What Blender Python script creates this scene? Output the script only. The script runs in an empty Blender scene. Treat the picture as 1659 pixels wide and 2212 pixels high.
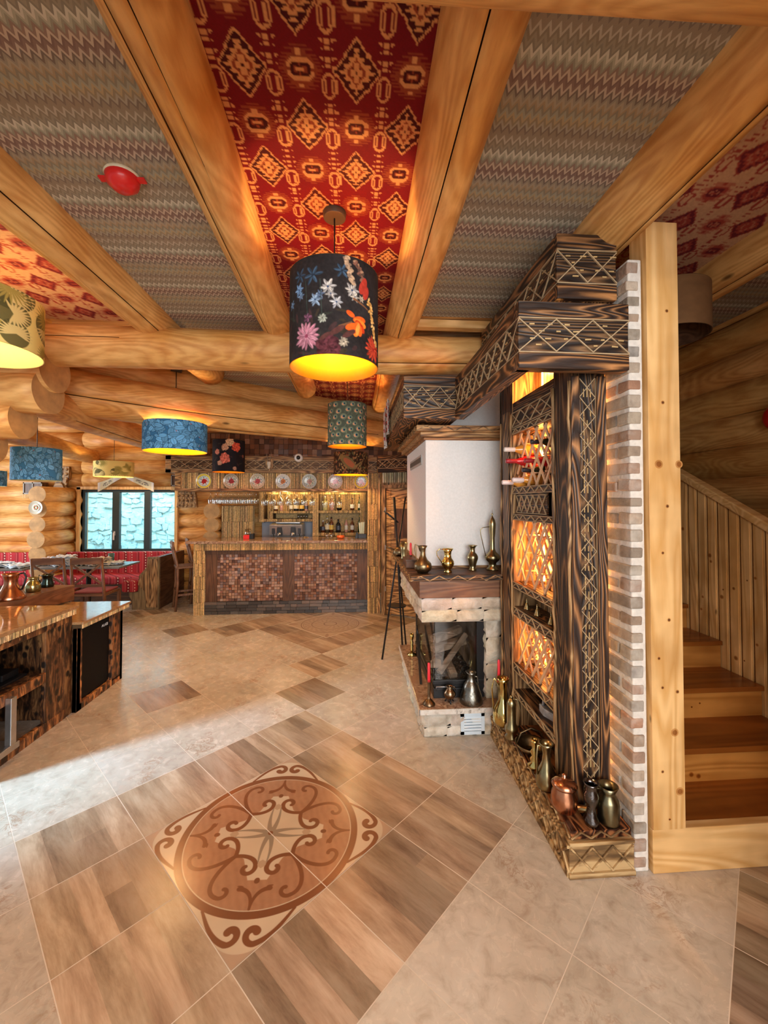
import bpy, math, random
import numpy as np
from mathutils import Vector, Matrix, Euler
random.seed(7); RNG = np.random.default_rng(11)
PI = math.pi; R = math.radians
scene = bpy.context.scene

# ---------------------------------------------------------------- camera
cam_data = bpy.data.cameras.new('camera'); cam = bpy.data.objects.new('camera', cam_data)
scene.collection.objects.link(cam); scene.camera = cam
cam.location = (0, 0, 1.65)
cam.rotation_euler = (R(91.2), 0, R(-4.1))
cam_data.sensor_fit = 'VERTICAL'; cam_data.sensor_height = 36.0
cam_data.lens = 900 / 2212 * 36.0
cam_data.shift_y = -40.85 / 2212
cam_data.clip_start = 0.05

# ---------------------------------------------------------------- world, daylight, exposure
world = bpy.data.worlds.new('world'); scene.world = world; world.use_nodes = True
wn = world.node_tree.nodes['Background']
wn.inputs[0].default_value = (0.86, 0.93, 1.0, 1); wn.inputs[1].default_value = 0.40
scene.view_settings.view_transform = 'Standard'; scene.view_settings.look = 'None'
scene.view_settings.gamma = 1.0; scene.view_settings.exposure = 0.5
scene.cycles.max_bounces = 6; scene.cycles.diffuse_bounces = 4; scene.cycles.glossy_bounces = 4
scene.cycles.transparent_max_bounces = 16; scene.cycles.transmission_bounces = 4
scene.cycles.caustics_reflective = False; scene.cycles.caustics_refractive = False
scene.cycles.sample_clamp_indirect = 4.0
scene.cycles.use_denoising = True

def area(name, loc, rot, sx, sy, power, col):
    l = bpy.data.lights.new(name, 'AREA'); l.shape = 'RECTANGLE'; l.size = sx; l.size_y = sy
    l.energy = power; l.color = col
    o = bpy.data.objects.new(name, l); scene.collection.objects.link(o)
    o.location = loc; o.rotation_euler = rot
    return o
def point(name, loc, power, col, rad=0.03):
    l = bpy.data.lights.new(name, 'POINT'); l.energy = power; l.color = col; l.shadow_soft_size = rad
    o = bpy.data.objects.new(name, l); scene.collection.objects.link(o); o.location = loc
    return o
# daylight through the big glazing left of and behind the viewer, and outside the dining window
_l = area('daylight_left', (-4.6, 0.9, 1.55), Vector((2.95, 1.72, -1.55)).to_track_quat('-Z', 'Y').to_euler(), 0.45, 0.45, 8, (0.44, 0.75, 1.0)); _l.data.spread = R(24)
area('daylight_behind', (0.45, -2.7, 1.9), (R(84), 0, R(8)), 3.0, 2.2, 190, (0.97, 0.97, 0.95))
area('daylight_dining', (-6.7, 5.9, 1.6), (0, R(-90), 0), 1.5, 1.6, 75, (0.84, 0.93, 1.0))
area('daylight_outside', (-4.2, 8.7, 3.4), (R(25), 0, 0), 4.5, 1.2, 270, (0.66, 0.90, 1.0))
WARM = (1.0, 0.62, 0.25)

# ---------------------------------------------------------------- helpers
def lin(c):
    if isinstance(c, str):
        c = [int(c[i:i+2], 16) / 255 for i in (0, 2, 4)]
        c = [x / 12.92 if x <= 0.04045 else ((x + 0.055) / 1.055) ** 2.4 for x in c]
    return (c[0], c[1], c[2])
WHITE = (1, 1, 1)

class MB:
    def __init__(s):
        s.v = []; s.f = []; s.c = []; s.m = []; s.s = []; s.cur = WHITE; s.mi = 0
    def face(s, idx, smooth=False, col=None):
        s.f.append(tuple(idx)); s.c.append(col or s.cur); s.m.append(s.mi); s.s.append(smooth)
    def pts(s, ps):
        b = len(s.v); s.v.extend([tuple(p) for p in ps]); return b
    def box(s, x0, x1, y0, y1, z0, z1, mat=None, col=None):
        P = [(x, y, z) for z in (z0, z1) for y in (y0, y1) for x in (x0, x1)]
        if mat is not None: P = [mat @ Vector(p) for p in P]
        b = s.pts(P)
        for q in ((0, 2, 3, 1), (4, 5, 7, 6), (0, 1, 5, 4), (2, 6, 7, 3), (0, 4, 6, 2), (1, 3, 7, 5)):
            s.face([b + k for k in q], False, col)
    def bar(s, p0, p1, w, t, up=(0, 0, 1), col=None):
        p0 = Vector(p0); p1 = Vector(p1); d = (p1 - p0); L = d.length
        if L < 1e-6: return
        d /= L; up = Vector(up); x = d.cross(up)
        if x.length < 1e-4: x = d.cross(Vector((1, 0, 0)))
        x.normalize(); z = x.cross(d).normalized()
        m = Matrix((x, d, z)).transposed().to_4x4(); m.translation = p0
        s.box(-w / 2, w / 2, 0, L, -t / 2, t / 2, m, col)
    def ring(s, c, ax, r, n, x=None, start=0.0):
        ax = Vector(ax).normalized()
        if x is None:
            x = ax.orthogonal().normalized()
        y = ax.cross(x)
        return [Vector(c) + (x * math.cos(start + 2 * PI * k / n) + y * math.sin(start + 2 * PI * k / n)) * r for k in range(n)]
    def tube(s, path, rad, n=8, caps=True, col=None):
        path = [Vector(p) for p in path]; N = len(path)
        if not hasattr(rad, '__len__'): rad = [rad] * N
        x = None; rows = []
        for i, p in enumerate(path):
            t = (path[min(i + 1, N - 1)] - path[max(i - 1, 0)])
            if t.length < 1e-9: t = Vector((0, 0, 1))
            t.normalize()
            if x is None: x = t.orthogonal().normalized()
            else:
                x = (x - t * x.dot(t))
                x = x.normalized() if x.length > 1e-6 else t.orthogonal().normalized()
            rows.append(s.pts(s.ring(p, t, rad[i], n, x)))
        for i in range(N - 1):
            for k in range(n):
                a = rows[i] + k; b_ = rows[i] + (k + 1) % n; c_ = rows[i + 1] + (k + 1) % n; d = rows[i + 1] + k
                s.face((a, b_, c_, d), True, col)
        if caps:
            s.face([rows[0] + k for k in range(n)][::-1], False, col); s.face([rows[-1] + k for k in range(n)], False, col)
    def cyl(s, p0, p1, r0, r1=None, n=16, col=None, caps=True):
        r1 = r0 if r1 is None else r1
        s.tube([p0, p1], [r0, r1], n, caps, col)
    def lathe(s, prof, n=24, o=(0, 0, 0), sc=1.0, col=None, closed_bottom=True):
        rows = []
        for r, z in prof:
            rows.append(s.pts([(o[0] + sc * r * math.cos(2 * PI * k / n), o[1] + sc * r * math.sin(2 * PI * k / n), o[2] + sc * z) for k in range(n)]))
        for i in range(len(prof) - 1):
            for k in range(n):
                s.face((rows[i] + k, rows[i] + (k + 1) % n, rows[i + 1] + (k + 1) % n, rows[i + 1] + k), True, col)
        if closed_bottom: s.face([rows[0] + k for k in range(n)][::-1], False, col)
    def prism(s, poly, axis, a0, a1, col=None):
        """poly of (p, q) extruded along axis 'x'|'y'|'z'"""
        def mk(p, q, a): return {'x': (a, p, q), 'y': (p, a, q), 'z': (p, q, a)}[axis]
        n = len(poly); b = s.pts([mk(p, q, a0) for p, q in poly] + [mk(p, q, a1) for p, q in poly])
        s.face([b + k for k in range(n)][::-1], False, col); s.face([b + n + k for k in range(n)], False, col)
        for k in range(n):
            s.face((b + k, b + (k + 1) % n, b + n + (k + 1) % n, b + n + k), False, col)
    def sphere(s, c, r, n=12, m=8, col=None, sc=(1, 1, 1)):
        rows = []
        for j in range(1, m):
            t = PI * j / m
            rows.append(s.pts([(c[0] + sc[0] * r * math.sin(t) * math.cos(2 * PI * k / n), c[1] + sc[1] * r * math.sin(t) * math.sin(2 * PI * k / n), c[2] + sc[2] * r * math.cos(t)) for k in range(n)]))
        top = s.pts([(c[0], c[1], c[2] + sc[2] * r)]); bot = s.pts([(c[0], c[1], c[2] - sc[2] * r)])
        for k in range(n):
            s.face((top, rows[0] + k, rows[0] + (k + 1) % n), True, col)
            s.face((bot, rows[-1] + (k + 1) % n, rows[-1] + k), True, col)
            for j in range(len(rows) - 1):
                s.face((rows[j] + k, rows[j + 1] + k, rows[j + 1] + (k + 1) % n, rows[j] + (k + 1) % n), True, col)
    def merge(s, o, mi=1):
        b = len(s.v); s.v += o.v; s.f += [tuple(i + b for i in f) for f in o.f]; s.c += o.c; s.m += [mi] * len(o.f); s.s += o.s; return s
    def build(s, name, mats, parent=None, loc=None, bevel=0, rot=None):
        me = bpy.data.meshes.new(name); me.from_pydata(s.v, [], s.f)
        if not isinstance(mats, (list, tuple)): mats = [mats]
        for m in mats: me.materials.append(m)
        me.polygons.foreach_set('material_index', s.m); me.polygons.foreach_set('use_smooth', s.s)
        at = me.color_attributes.new('Col', 'FLOAT_COLOR', 'CORNER')
        lens = np.array([len(f) for f in s.f]); cc = np.array([(c[0], c[1], c[2], 1.0) for c in s.c], dtype=np.float32)
        at.data.foreach_set('color', np.repeat(cc, lens, axis=0).ravel())
        me.update()
        import bmesh
        bm = bmesh.new(); bm.from_mesh(me); bmesh.ops.recalc_face_normals(bm, faces=bm.faces); bm.to_mesh(me); bm.free()
        o = bpy.data.objects.new(name, me); scene.collection.objects.link(o)
        if parent is not None: o.parent = parent
        if loc is not None: o.location = loc
        if rot is not None: o.rotation_euler = rot
        if bevel:
            md = o.modifiers.new('bevel', 'BEVEL'); md.width = bevel; md.segments = 2; md.limit_method = 'ANGLE'; md.angle_limit = R(50)
        return o

def grid_mesh(name, P, C, mat, parent=None, loc=None, smooth=True, rot=None):
    """P: (H, W, 3) points, C: (H, W, 3) point colours"""
    H, W = P.shape[:2]
    me = bpy.data.meshes.new(name)
    me.vertices.add(H * W); me.vertices.foreach_set('co', P.reshape(-1).astype(np.float32))
    i = np.arange(H * W).reshape(H, W)
    q = np.stack([i[:-1, :-1], i[:-1, 1:], i[1:, 1:], i[1:, :-1]], -1).reshape(-1, 4)
    n = len(q)
    me.loops.add(n * 4); me.loops.foreach_set('vertex_index', q.ravel().astype(np.int32))
    me.polygons.add(n); me.polygons.foreach_set('loop_start', (np.arange(n) * 4).astype(np.int32))
    me.polygons.foreach_set('loop_total', np.full(n, 4, dtype=np.int32))
    me.polygons.foreach_set('use_smooth', np.full(n, smooth))
    me.update(calc_edges=True)
    me.materials.append(mat)
    at = me.color_attributes.new('Col', 'FLOAT_COLOR', 'POINT')
    at.data.foreach_set('color', np.concatenate([C.reshape(-1, 3), np.ones((H * W, 1))], 1).astype(np.float32).ravel())
    o = bpy.data.objects.new(name, me); scene.collection.objects.link(o)
    if parent is not None: o.parent = parent
    if loc is not None: o.location = loc
    if rot is not None: o.rotation_euler = rot
    return o

def tag(o, label=None, cat=None, group=None, kind=None):
    if label: o['label'] = label
    if cat: o['category'] = cat
    if group: o['group'] = group
    if kind: o['kind'] = kind
    return o
def thing(name, label, cat, loc=(0, 0, 0), rz=0, group=None, kind=None):
    o = bpy.data.objects.new(name, None); scene.collection.objects.link(o)
    o.location = loc; o.rotation_euler = (0, 0, rz); o.empty_display_size = 0.05
    return tag(o, label, cat, group, kind)
def dup(o, loc=None, rz=None, label=None):
    c = o.copy(); scene.collection.objects.link(c)
    if loc is not None: c.location = loc
    if rz is not None: c.rotation_euler = (0, 0, rz)
    if label: c['label'] = label
    for ch in list(o.children):
        d = ch.copy(); scene.collection.objects.link(d); d.parent = c
        for g in list(ch.children):
            e = g.copy(); scene.collection.objects.link(e); e.parent = d
    return c

# ---------------------------------------------------------------- materials
class NT:
    def __init__(s, name):
        s.mat = bpy.data.materials.new(name); s.mat.use_nodes = True; s.t = s.mat.node_tree
        s.b = s.t.nodes['Principled BSDF']; s.out = s.t.nodes['Material Output']
    def n(s, typ, **kw):
        nd = s.t.nodes.new(typ)
        for k, v in kw.items(): setattr(nd, k, v)
        return nd
    def l(s, a, b): s.t.links.new(a, b)
    def math(s, op, a, b=None, c=None, clamp=False):
        nd = s.n('ShaderNodeMath', operation=op, use_clamp=clamp)
        for i, x in enumerate((a, b, c)):
            if x is None: continue
            if isinstance(x, (int, float)): nd.inputs[i].default_value = x
            else: s.l(x, nd.inputs[i])
        return nd.outputs[0]
    def coord(s, scale=(1, 1, 1), kind='Object', rot=(0, 0, 0)):
        tc = s.n('ShaderNodeTexCoord'); mp = s.n('ShaderNodeMapping'); mp.inputs['Scale'].default_value = scale
        mp.inputs['Rotation'].default_value = rot
        s.l(tc.outputs[kind], mp.inputs[0]); return mp.outputs[0]
    def noise(s, vec, scale, detail=4, rough=0.55, dist=0.0):
        nd = s.n('ShaderNodeTexNoise'); s.l(vec, nd.inputs['Vector']); nd.inputs['Scale'].default_value = scale
        nd.inputs['Detail'].default_value = detail; nd.inputs['Roughness'].default_value = rough; nd.inputs['Distortion'].default_value = dist
        return nd.outputs[0]
    def ramp(s, fac, stops, interp='LINEAR'):
        nd = s.n('ShaderNodeValToRGB'); s.l(fac, nd.inputs[0]); cr = nd.color_ramp; cr.interpolation = interp
        cr.elements[0].position = stops[0][0]; cr.elements[1].position = stops[-1][0]
        for p, c in stops[1:-1]: cr.elements.new(p)
        for e, (p, c) in zip(cr.elements, stops):
            c = lin(c); e.color = (c[0], c[1], c[2], 1)
        return nd.outputs[0]
    def mix(s, fac, a, b, blend='MIX'):
        nd = s.n('ShaderNodeMix', data_type='RGBA', blend_type=blend)
        for i, x in ((0, fac), (6, a), (7, b)):
            if isinstance(x, (int, float)): nd.inputs[i].default_value = x
            elif isinstance(x, (tuple, str)):
                c = lin(x); nd.inputs[i].default_value = (c[0], c[1], c[2], 1)
            else: s.l(x, nd.inputs[i])
        return nd.outputs[2]
    def col(s):
        a = s.n('ShaderNodeAttribute'); a.attribute_name = 'Col'; return a.outputs[0]
    def bump(s, h, strength=0.3, dist=0.01):
        nd = s.n('ShaderNodeBump'); nd.inputs['Strength'].default_value = strength; nd.inputs['Distance'].default_value = dist
        s.l(h, nd.inputs['Height']); s.l(nd.outputs[0], s.b.inputs['Normal'])
    def base(s, c, rough=0.5, metal=0.0, spec=0.5):
        if isinstance(c, (tuple, str)):
            c = lin(c); s.b.inputs['Base Color'].default_value = (c[0], c[1], c[2], 1)
        else: s.l(c, s.b.inputs['Base Color'])
        if isinstance(rough, (int, float)): s.b.inputs['Roughness'].default_value = rough
        else: s.l(rough, s.b.inputs['Roughness'])
        s.b.inputs['Metallic'].default_value = metal; s.b.inputs['Specular IOR Level'].default_value = spec
        return s.mat

def plain(name, color, rough=0.5, metal=0.0, var=0.12, nscale=20, bump=0.05, usecol=True, spec=0.5, sss=0):
    t = NT(name); v = t.coord(); nz = t.noise(v, nscale, 3)
    c = lin(color)
    cc = t.ramp(nz, [(0.3, tuple(x * (1 - var) for x in c)), (0.7, tuple(min(1, x * (1 + var)) for x in c))])
    if usecol: cc = t.mix(1.0, cc, t.col(), 'MULTIPLY')
    if bump: t.bump(nz, bump, 0.005)
    return t.base(cc, rough, metal, spec)

def wood(name, light, dark, axis='x', scale=1.0, rough=0.55, lines=14, mixl=0.55, bump=0.15, deep=None, knots=0.0, spec=0.4, stretch=9.0, coat=0, hi=1.5, patch=(0.78, 0.74, 0.70)):
    t = NT(name); sc = [scale] * 3; sc['xyz'.index(axis)] = scale / stretch
    v = t.coord(tuple(sc)); n0 = t.noise(v, 2.2, 2, 0.5, 0.3)
    rings = t.math('PINGPONG', t.math('MULTIPLY', n0, lines), 0.5)
    rings = t.math('MULTIPLY', rings, 2.0)
    fine = t.noise(v, 26, 3, 0.6, 0.2)
    big = t.noise(t.coord((scale,) * 3), 1.7, 3, 0.5)
    f = t.math('ADD', t.math('MULTIPLY', rings, mixl), t.math('MULTIPLY', fine, 1 - mixl))
    c1 = lin(light); c2 = lin(dark)
    stops = [(0.12, c2), (0.42, tuple((a + b) / 2 for a, b in zip(c1, c2))), (0.62, c1), (1.0, tuple(min(1, a * 1.12) for a in c1))]
    if deep is not None: stops = [(0.28, lin(deep)), (0.48, c2), (0.64, c1), (0.86, tuple(min(1, a * hi) for a in c1))]
    cc = t.ramp(f, stops)
    bigc = t.ramp(big, [(0.36, patch), (0.60, (1, 1, 1))])
    cc = t.mix(1.0, cc, bigc, 'MULTIPLY')
    if knots:
        ks = [2.3 * scale] * 3; ks['xyz'.index(axis)] = 0.9 * scale
        vo = t.n('ShaderNodeTexVoronoi'); t.l(t.coord(tuple(ks)), vo.inputs['Vector']); vo.inputs['Scale'].default_value = 1.6
        kf = t.ramp(vo.outputs['Distance'], [(0.0, (1, 1, 1)), (0.035, (1, 1, 1)), (0.075, (0, 0, 0))])
        cc = t.mix(t.math('MULTIPLY', kf, knots), cc, tuple(x * 0.25 for x in c2))
    cc = t.mix(1.0, cc, t.col(), 'MULTIPLY')
    if bump: t.bump(f, bump, 0.006)
    m = t.base(cc, rough, 0, spec)
    if coat: t.b.inputs['Coat Weight'].default_value = coat; t.b.inputs['Coat Roughness'].default_value = 0.15
    return m

def painted(name, rough=0.6, bump=0.0, metal=0.0):
    t = NT(name); c = t.col()
    if bump:
        nz = t.noise(t.coord(), 220, 2); t.bump(nz, bump, 0.002)
    return t.base(c, rough, metal, 0.5 if rough < 0.5 else 0.15)

LOG_L = (0.86, 0.53, 0.20); LOG_D = (0.54, 0.235, 0.055)
M = {}
M['log'] = wood('peeled log pine', LOG_L, LOG_D, 'z', 1.0, 0.5, 34, 0.24, 0.3, knots=0.9, stretch=5, patch=(0.80, 0.62, 0.42))
M['logx'] = wood('peeled log pine wall', LOG_L, LOG_D, 'x', 1.0, 0.5, 34, 0.24, 0.3, knots=0.7, stretch=5, patch=(0.80, 0.62, 0.42))
M['logy'] = wood('peeled log pine side wall', LOG_L, LOG_D, 'y', 1.0, 0.5, 34, 0.24, 0.3, knots=0.7, stretch=5, patch=(0.80, 0.62, 0.42))
M['end'] = plain('log end grain', (0.52, 0.29, 0.11), 0.7, var=0.25, nscale=9, bump=0.2)
M['plank'] = wood('ceiling plank', (0.78, 0.45, 0.17), (0.5, 0.24, 0.07), 'x', 1.2, 0.5, 12)
M['pineZ'] = wood('planed pine upright', (0.88, 0.56, 0.24), (0.70, 0.38, 0.12), 'z', 2.0, 0.42, 14, 0.6, 0.05, knots=0.9, stretch=10)
M['pineX'] = wood('planed pine board', (0.88, 0.56, 0.24), (0.70, 0.38, 0.12), 'x', 2.0, 0.42, 14, 0.6, 0.05, knots=0.9, stretch=10)
M['riser'] = wood('varnished riser', (0.62, 0.27, 0.06), (0.45, 0.17, 0.03), 'x', 1.6, 0.3, 12, 0.6, 0.04, knots=1.0, stretch=8)
M['tread'] = wood('varnished tread', (0.36, 0.115, 0.018), (0.26, 0.075, 0.012), 'x', 1.6, 0.25, 10, 0.6, 0.04, stretch=10)
for a in 'xyz':
    M['burnt' + a] = wood('scorched brushed wood ' + a, (0.115, 0.060, 0.026), (0.030, 0.015, 0.008), a, 2.4, 0.5, 26, 0.62, 0.6, hi=2.2, deep=(0.012, 0.006, 0.004), stretch=10)
    M['scorch' + a] = wood('lightly scorched wood ' + a, (0.46, 0.29, 0.135), (0.27, 0.15, 0.06), a, 2.4, 0.55, 20, 0.42, 0.3, hi=1.2, deep=(0.09, 0.045, 0.02), stretch=9)
    M['dark' + a] = wood('dark stained wood ' + a, (0.13, 0.062, 0.032), (0.05, 0.022, 0.012), a, 2.4, 0.45, 12, 0.5, 0.15, stretch=10)
    M['brown' + a] = wood('brown stained wood ' + a, (0.24, 0.115, 0.06), (0.12, 0.05, 0.028), a, 3.0, 0.4, 12, 0.5, 0.1, stretch=10)
M['plinthw'] = wood('pale scorched plinth', (0.60, 0.42, 0.21), (0.32, 0.19, 0.08), 'x', 2.2, 0.6, 12, 0.4, 0.3, hi=1.1, deep=(0.14, 0.08, 0.035), stretch=9, spec=0.25)
M['carve'] = plain('carved pale groove', (0.42, 0.30, 0.17), 0.7, var=0.2)
M['carvegold'] = plain('carved honey groove', (0.50, 0.33, 0.14), 0.7, var=0.25)
M['reed'] = plain('scorched cane', (0.64, 0.45, 0.21), 0.55, var=0.35, nscale=45, bump=0.2)
M['reedg'] = plain('cane gap backing', (0.09, 0.05, 0.02), 0.8)
M['white'] = plain('rough white plaster', (0.80, 0.80, 0.79), 0.85, var=0.04, nscale=60, bump=0.5)
M['blackm'] = plain('black metal', (0.015, 0.015, 0.017), 0.4, 0.3, var=0.1)
M['fridge'] = plain('black fridge door', (0.005, 0.005, 0.006), 0.6, 0, var=0.05, spec=0.15)
M['steel'] = plain('brushed steel', (0.55, 0.56, 0.58), 0.3, 0.9, var=0.1)
M['dsteel'] = plain('dark steel', (0.30, 0.31, 0.33), 0.35, 0.6, var=0.1)
M['brass'] = plain('aged brass', (0.36, 0.29, 0.15), 0.28, 1.0, var=0.3, nscale=14)
M['shinybrass'] = plain('polished brass', (0.66, 0.49, 0.17), 0.14, 1.0, var=0.12, nscale=14)
M['antique'] = plain('antique dark brass', (0.20, 0.15, 0.085), 0.35, 1.0, var=0.4, nscale=25, bump=0.3)
M['copper'] = plain('copper', (0.55, 0.24, 0.13), 0.25, 1.0, var=0.25, nscale=10)
M['pewter'] = plain('hammered tinned copper', (0.22, 0.21, 0.18), 0.32, 1.0, var=0.35, nscale=30, bump=0.6)
M['iron'] = plain('grey cast iron', (0.33, 0.34, 0.36), 0.55, 0.3, var=0.3, nscale=30, bump=0.3)
M['candle'] = plain('red candle wax', (0.72, 0.02, 0.035), 0.35, var=0.05)
M['plastic_red'] = plain('red plastic', (0.70, 0.02, 0.02), 0.3, var=0.03)
M['lightgrey'] = plain('light grey plastic', (0.72, 0.78, 0.82), 0.5, var=0.03)
M['paint'] = painted('patterned fabric', 0.75)
M['glaze'] = painted('glazed ceramic', 0.18)
M['gloss'] = painted('coloured gloss', 0.2)
M['tilepaint'] = painted('inlaid tile', 0.22)
M['lining'] = plain('gold shade lining', (0.92, 0.36, 0.01), 0.35, 0.0, var=0.03, nscale=80)
M['liningp'] = plain('pale shade lining', (0.90, 0.76, 0.30), 0.4, 0.0, var=0.03)

def glassmat(name, tint=(1, 1, 1), rough=0.03, trans=0.82):
    t = NT(name); tr = t.n('ShaderNodeBsdfTransparent'); tr.inputs[0].default_value = (*tint, 1)
    gl = t.n('ShaderNodeBsdfGlossy'); gl.inputs['Roughness'].default_value = rough
    fr = t.n('ShaderNodeLayerWeight'); fr.inputs[0].default_value = 0.25
    f = t.math('ADD', t.math('MULTIPLY', fr.outputs['Facing'], 0.7), 1 - trans, clamp=True)
    f2 = t.math('MULTIPLY', f, 0.6)
    mx = t.n('ShaderNodeMixShader'); t.l(f2, mx.inputs[0]); t.l(tr.outputs[0], mx.inputs[1]); t.l(gl.outputs[0], mx.inputs[2])
    t.l(mx.outputs[0], t.out.inputs['Surface']); t.t.nodes.remove(t.b)
    return t.mat
M['pane'] = glassmat('window glass', (0.92, 0.98, 1.0), 0.02, 0.93)
M['clear'] = glassmat('clear drinking glass', (0.93, 0.95, 0.95), 0.04, 0.70)
M['smoke'] = glassmat('smoked fire glass', (0.80, 0.78, 0.76), 0.03, 0.95)

def emit(name, color, strength):
    t = NT(name); c = lin(color); t.b.inputs['Emission Color'].default_value = (*c, 1); t.b.inputs['Emission Strength'].default_value = strength
    t.b.inputs['Base Color'].default_value = (*c, 1); return t.mat
M['led'] = emit('warm led strip', (1.0, 0.55, 0.15), 14)
M['bulb'] = emit('warm bulb', (1.0, 0.75, 0.35), 12)

def zigzag(name='zigzag woven fabric'):
    t = NT(name); tc = t.n('ShaderNodeTexCoord'); sx = t.n('ShaderNodeSeparateXYZ'); t.l(tc.outputs['Object'], sx.inputs[0])
    wob = t.noise(t.coord(), 3.0, 2)
    tri = t.math('PINGPONG', sx.outputs[0], 0.015)
    y = t.math('ADD', sx.outputs[1], t.math('MULTIPLY', tri, 2.0))
    f = t.math('FRACT', t.math('DIVIDE', y, 0.37))
    T = ['8d7d68', '8d7d68', 'b7ad9c', '7f745f', '948a76', '7d7768', 'cfccbd', 'a9a996', '8a8a78', '85685c', 'c4b09c', '6c4843', '7a5a52', 'bfae9d',
         '62504a', '8f8878', 'a79a83', 'a08968', '7f7a68', '9a9a88', 'b09a72', '8a7c60', 'a39b8a', '6e5d50']
    cc = t.ramp(f, [(i / len(T), c) for i, c in enumerate(T)], 'CONSTANT')
    cc = t.mix(1.0, cc, t.ramp(wob, [(0.3, (0.86, 0.84, 0.80)), (0.7, (1, 1, 1))]), 'MULTIPLY')
    cc = t.mix(0.16, cc, (0.60, 0.54, 0.44))
    t.bump(t.noise(t.coord(), 300, 2), 0.3, 0.002)
    return t.base(cc, 0.9)
M['zigzag'] = zigzag()

def stone_tile():
    t = NT('beige stone tile'); v = t.coord()
    big = t.noise(v, 1.6, 5, 0.6, 0.4); fine = t.noise(v, 14, 5, 0.65, 0.6)
    c1 = t.ramp(big, [(0.3, (0.43, 0.375, 0.31)), (0.5, (0.53, 0.47, 0.40)), (0.68, (0.61, 0.555, 0.49))])
    c2 = t.ramp(fine, [(0.30, (0.76, 0.72, 0.68)), (0.50, (1, 1, 1)), (0.72, (1.08, 1.07, 1.06))])
    c = t.mix(1.0, c1, c2, 'MULTIPLY')
    vein = t.noise(v, 11, 5, 0.6, 2.2); region = t.noise(v, 2.4, 3, 0.6, 0.6)
    vf = t.math('MULTIPLY', t.ramp(vein, [(0.44, (0, 0, 0)), (0.50, (1, 1, 1)), (0.56, (0, 0, 0))]), t.ramp(region, [(0.55, (0, 0, 0)), (0.64, (1, 1, 1))]))
    c = t.mix(t.math('MULTIPLY', vf, 0.65), c, (0.27, 0.14, 0.07))
    c = t.mix(1.0, c, t.col(), 'MULTIPLY')
    t.bump(fine, 0.06, 0.004)
    return t.base(c, t.math('ADD', t.math('MULTIPLY', fine, 0.18), 0.17), 0, 0.5)
M['stone'] = stone_tile()
def wood_tile():
    t = NT('wood look tile'); v = t.coord((0.18, 1, 1))
    a = t.noise(v, 10, 6, 0.68, 0.35); b = t.noise(t.coord((0.6, 1, 1)), 3.5, 4, 0.6, 0.5)
    c = t.ramp(a, [(0.32, (0.23, 0.155, 0.11)), (0.45, (0.36, 0.26, 0.185)), (0.56, (0.46, 0.35, 0.26)), (0.70, (0.54, 0.435, 0.34))])
    c = t.mix(1.0, c, t.ramp(b, [(0.3, (0.80, 0.78, 0.76)), (0.6, (1, 1, 1))]), 'MULTIPLY')
    c = t.mix(1.0, c, t.col(), 'MULTIPLY')
    t.bump(a, 0.12, 0.004)
    return t.base(c, 0.27)
M['woodtile'] = wood_tile()
M['grout'] = plain('floor grout', (0.66, 0.58, 0.49), 0.8, var=0.05)
def granite(name, c1, c2, c3, rough=0.12):
    t = NT(name); v = t.coord(); n1 = t.noise(v, 30, 5, 0.7, 0.3); n2 = t.noise(v, 7, 4, 0.6, 0.5)
    c = t.ramp(n1, [(0.34, c3), (0.46, c1), (0.60, c2)])
    c = t.mix(t.ramp(n2, [(0.42, (0, 0, 0)), (0.62, (1, 1, 1))]), c, c1)
    c = t.mix(1.0, c, t.col(), 'MULTIPLY')
    return t.base(c, rough)
M['granite'] = granite('brown granite', (0.30, 0.18, 0.12), (0.50, 0.38, 0.28), (0.05, 0.03, 0.025))
M['granitetop'] = granite('polished beige granite', (0.42, 0.24, 0.11), (0.50, 0.32, 0.17), (0.20, 0.11, 0.06), 0.07)
M['granitew'] = granite('pale granite edge', (0.62, 0.58, 0.52), (0.72, 0.70, 0.66), (0.06, 0.05, 0.05), 0.3)
def rockm():
    t = NT('split limestone'); v = t.coord(); n1 = t.noise(v, 9, 6, 0.65, 0.4)
    c = t.ramp(n1, [(0.30, (0.40, 0.34, 0.27)), (0.48, (0.62, 0.56, 0.47)), (0.66, (0.76, 0.73, 0.67))])
    c = t.mix(1.0, c, t.col(), 'MULTIPLY'); t.bump(n1, 0.9, 0.02)
    return t.base(c, 0.85)
M['rock'] = rockm()
def brickm():
    t = NT('old brick'); v = t.coord(); n1 = t.noise(v, 16, 5, 0.7, 0.3); n2 = t.noise(v, 5, 4, 0.6)
    c = t.mix(1.0, t.ramp(n1, [(0.3, (0.7, 0.68, 0.66)), (0.6, (1.1, 1.08, 1.05))]), t.col(), 'MULTIPLY')
    c = t.mix(t.ramp(n2, [(0.48, (0, 0, 0)), (0.66, (0.65, 0.65, 0.65))]), c, (0.62, 0.58, 0.52))
    t.bump(n1, 0.7, 0.012); return t.base(c, 0.9)
M['brick'] = brickm()
M['mortar'] = plain('white lime mortar', (0.72, 0.68, 0.62), 0.95, var=0.12, nscale=40, bump=0.8)

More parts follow.
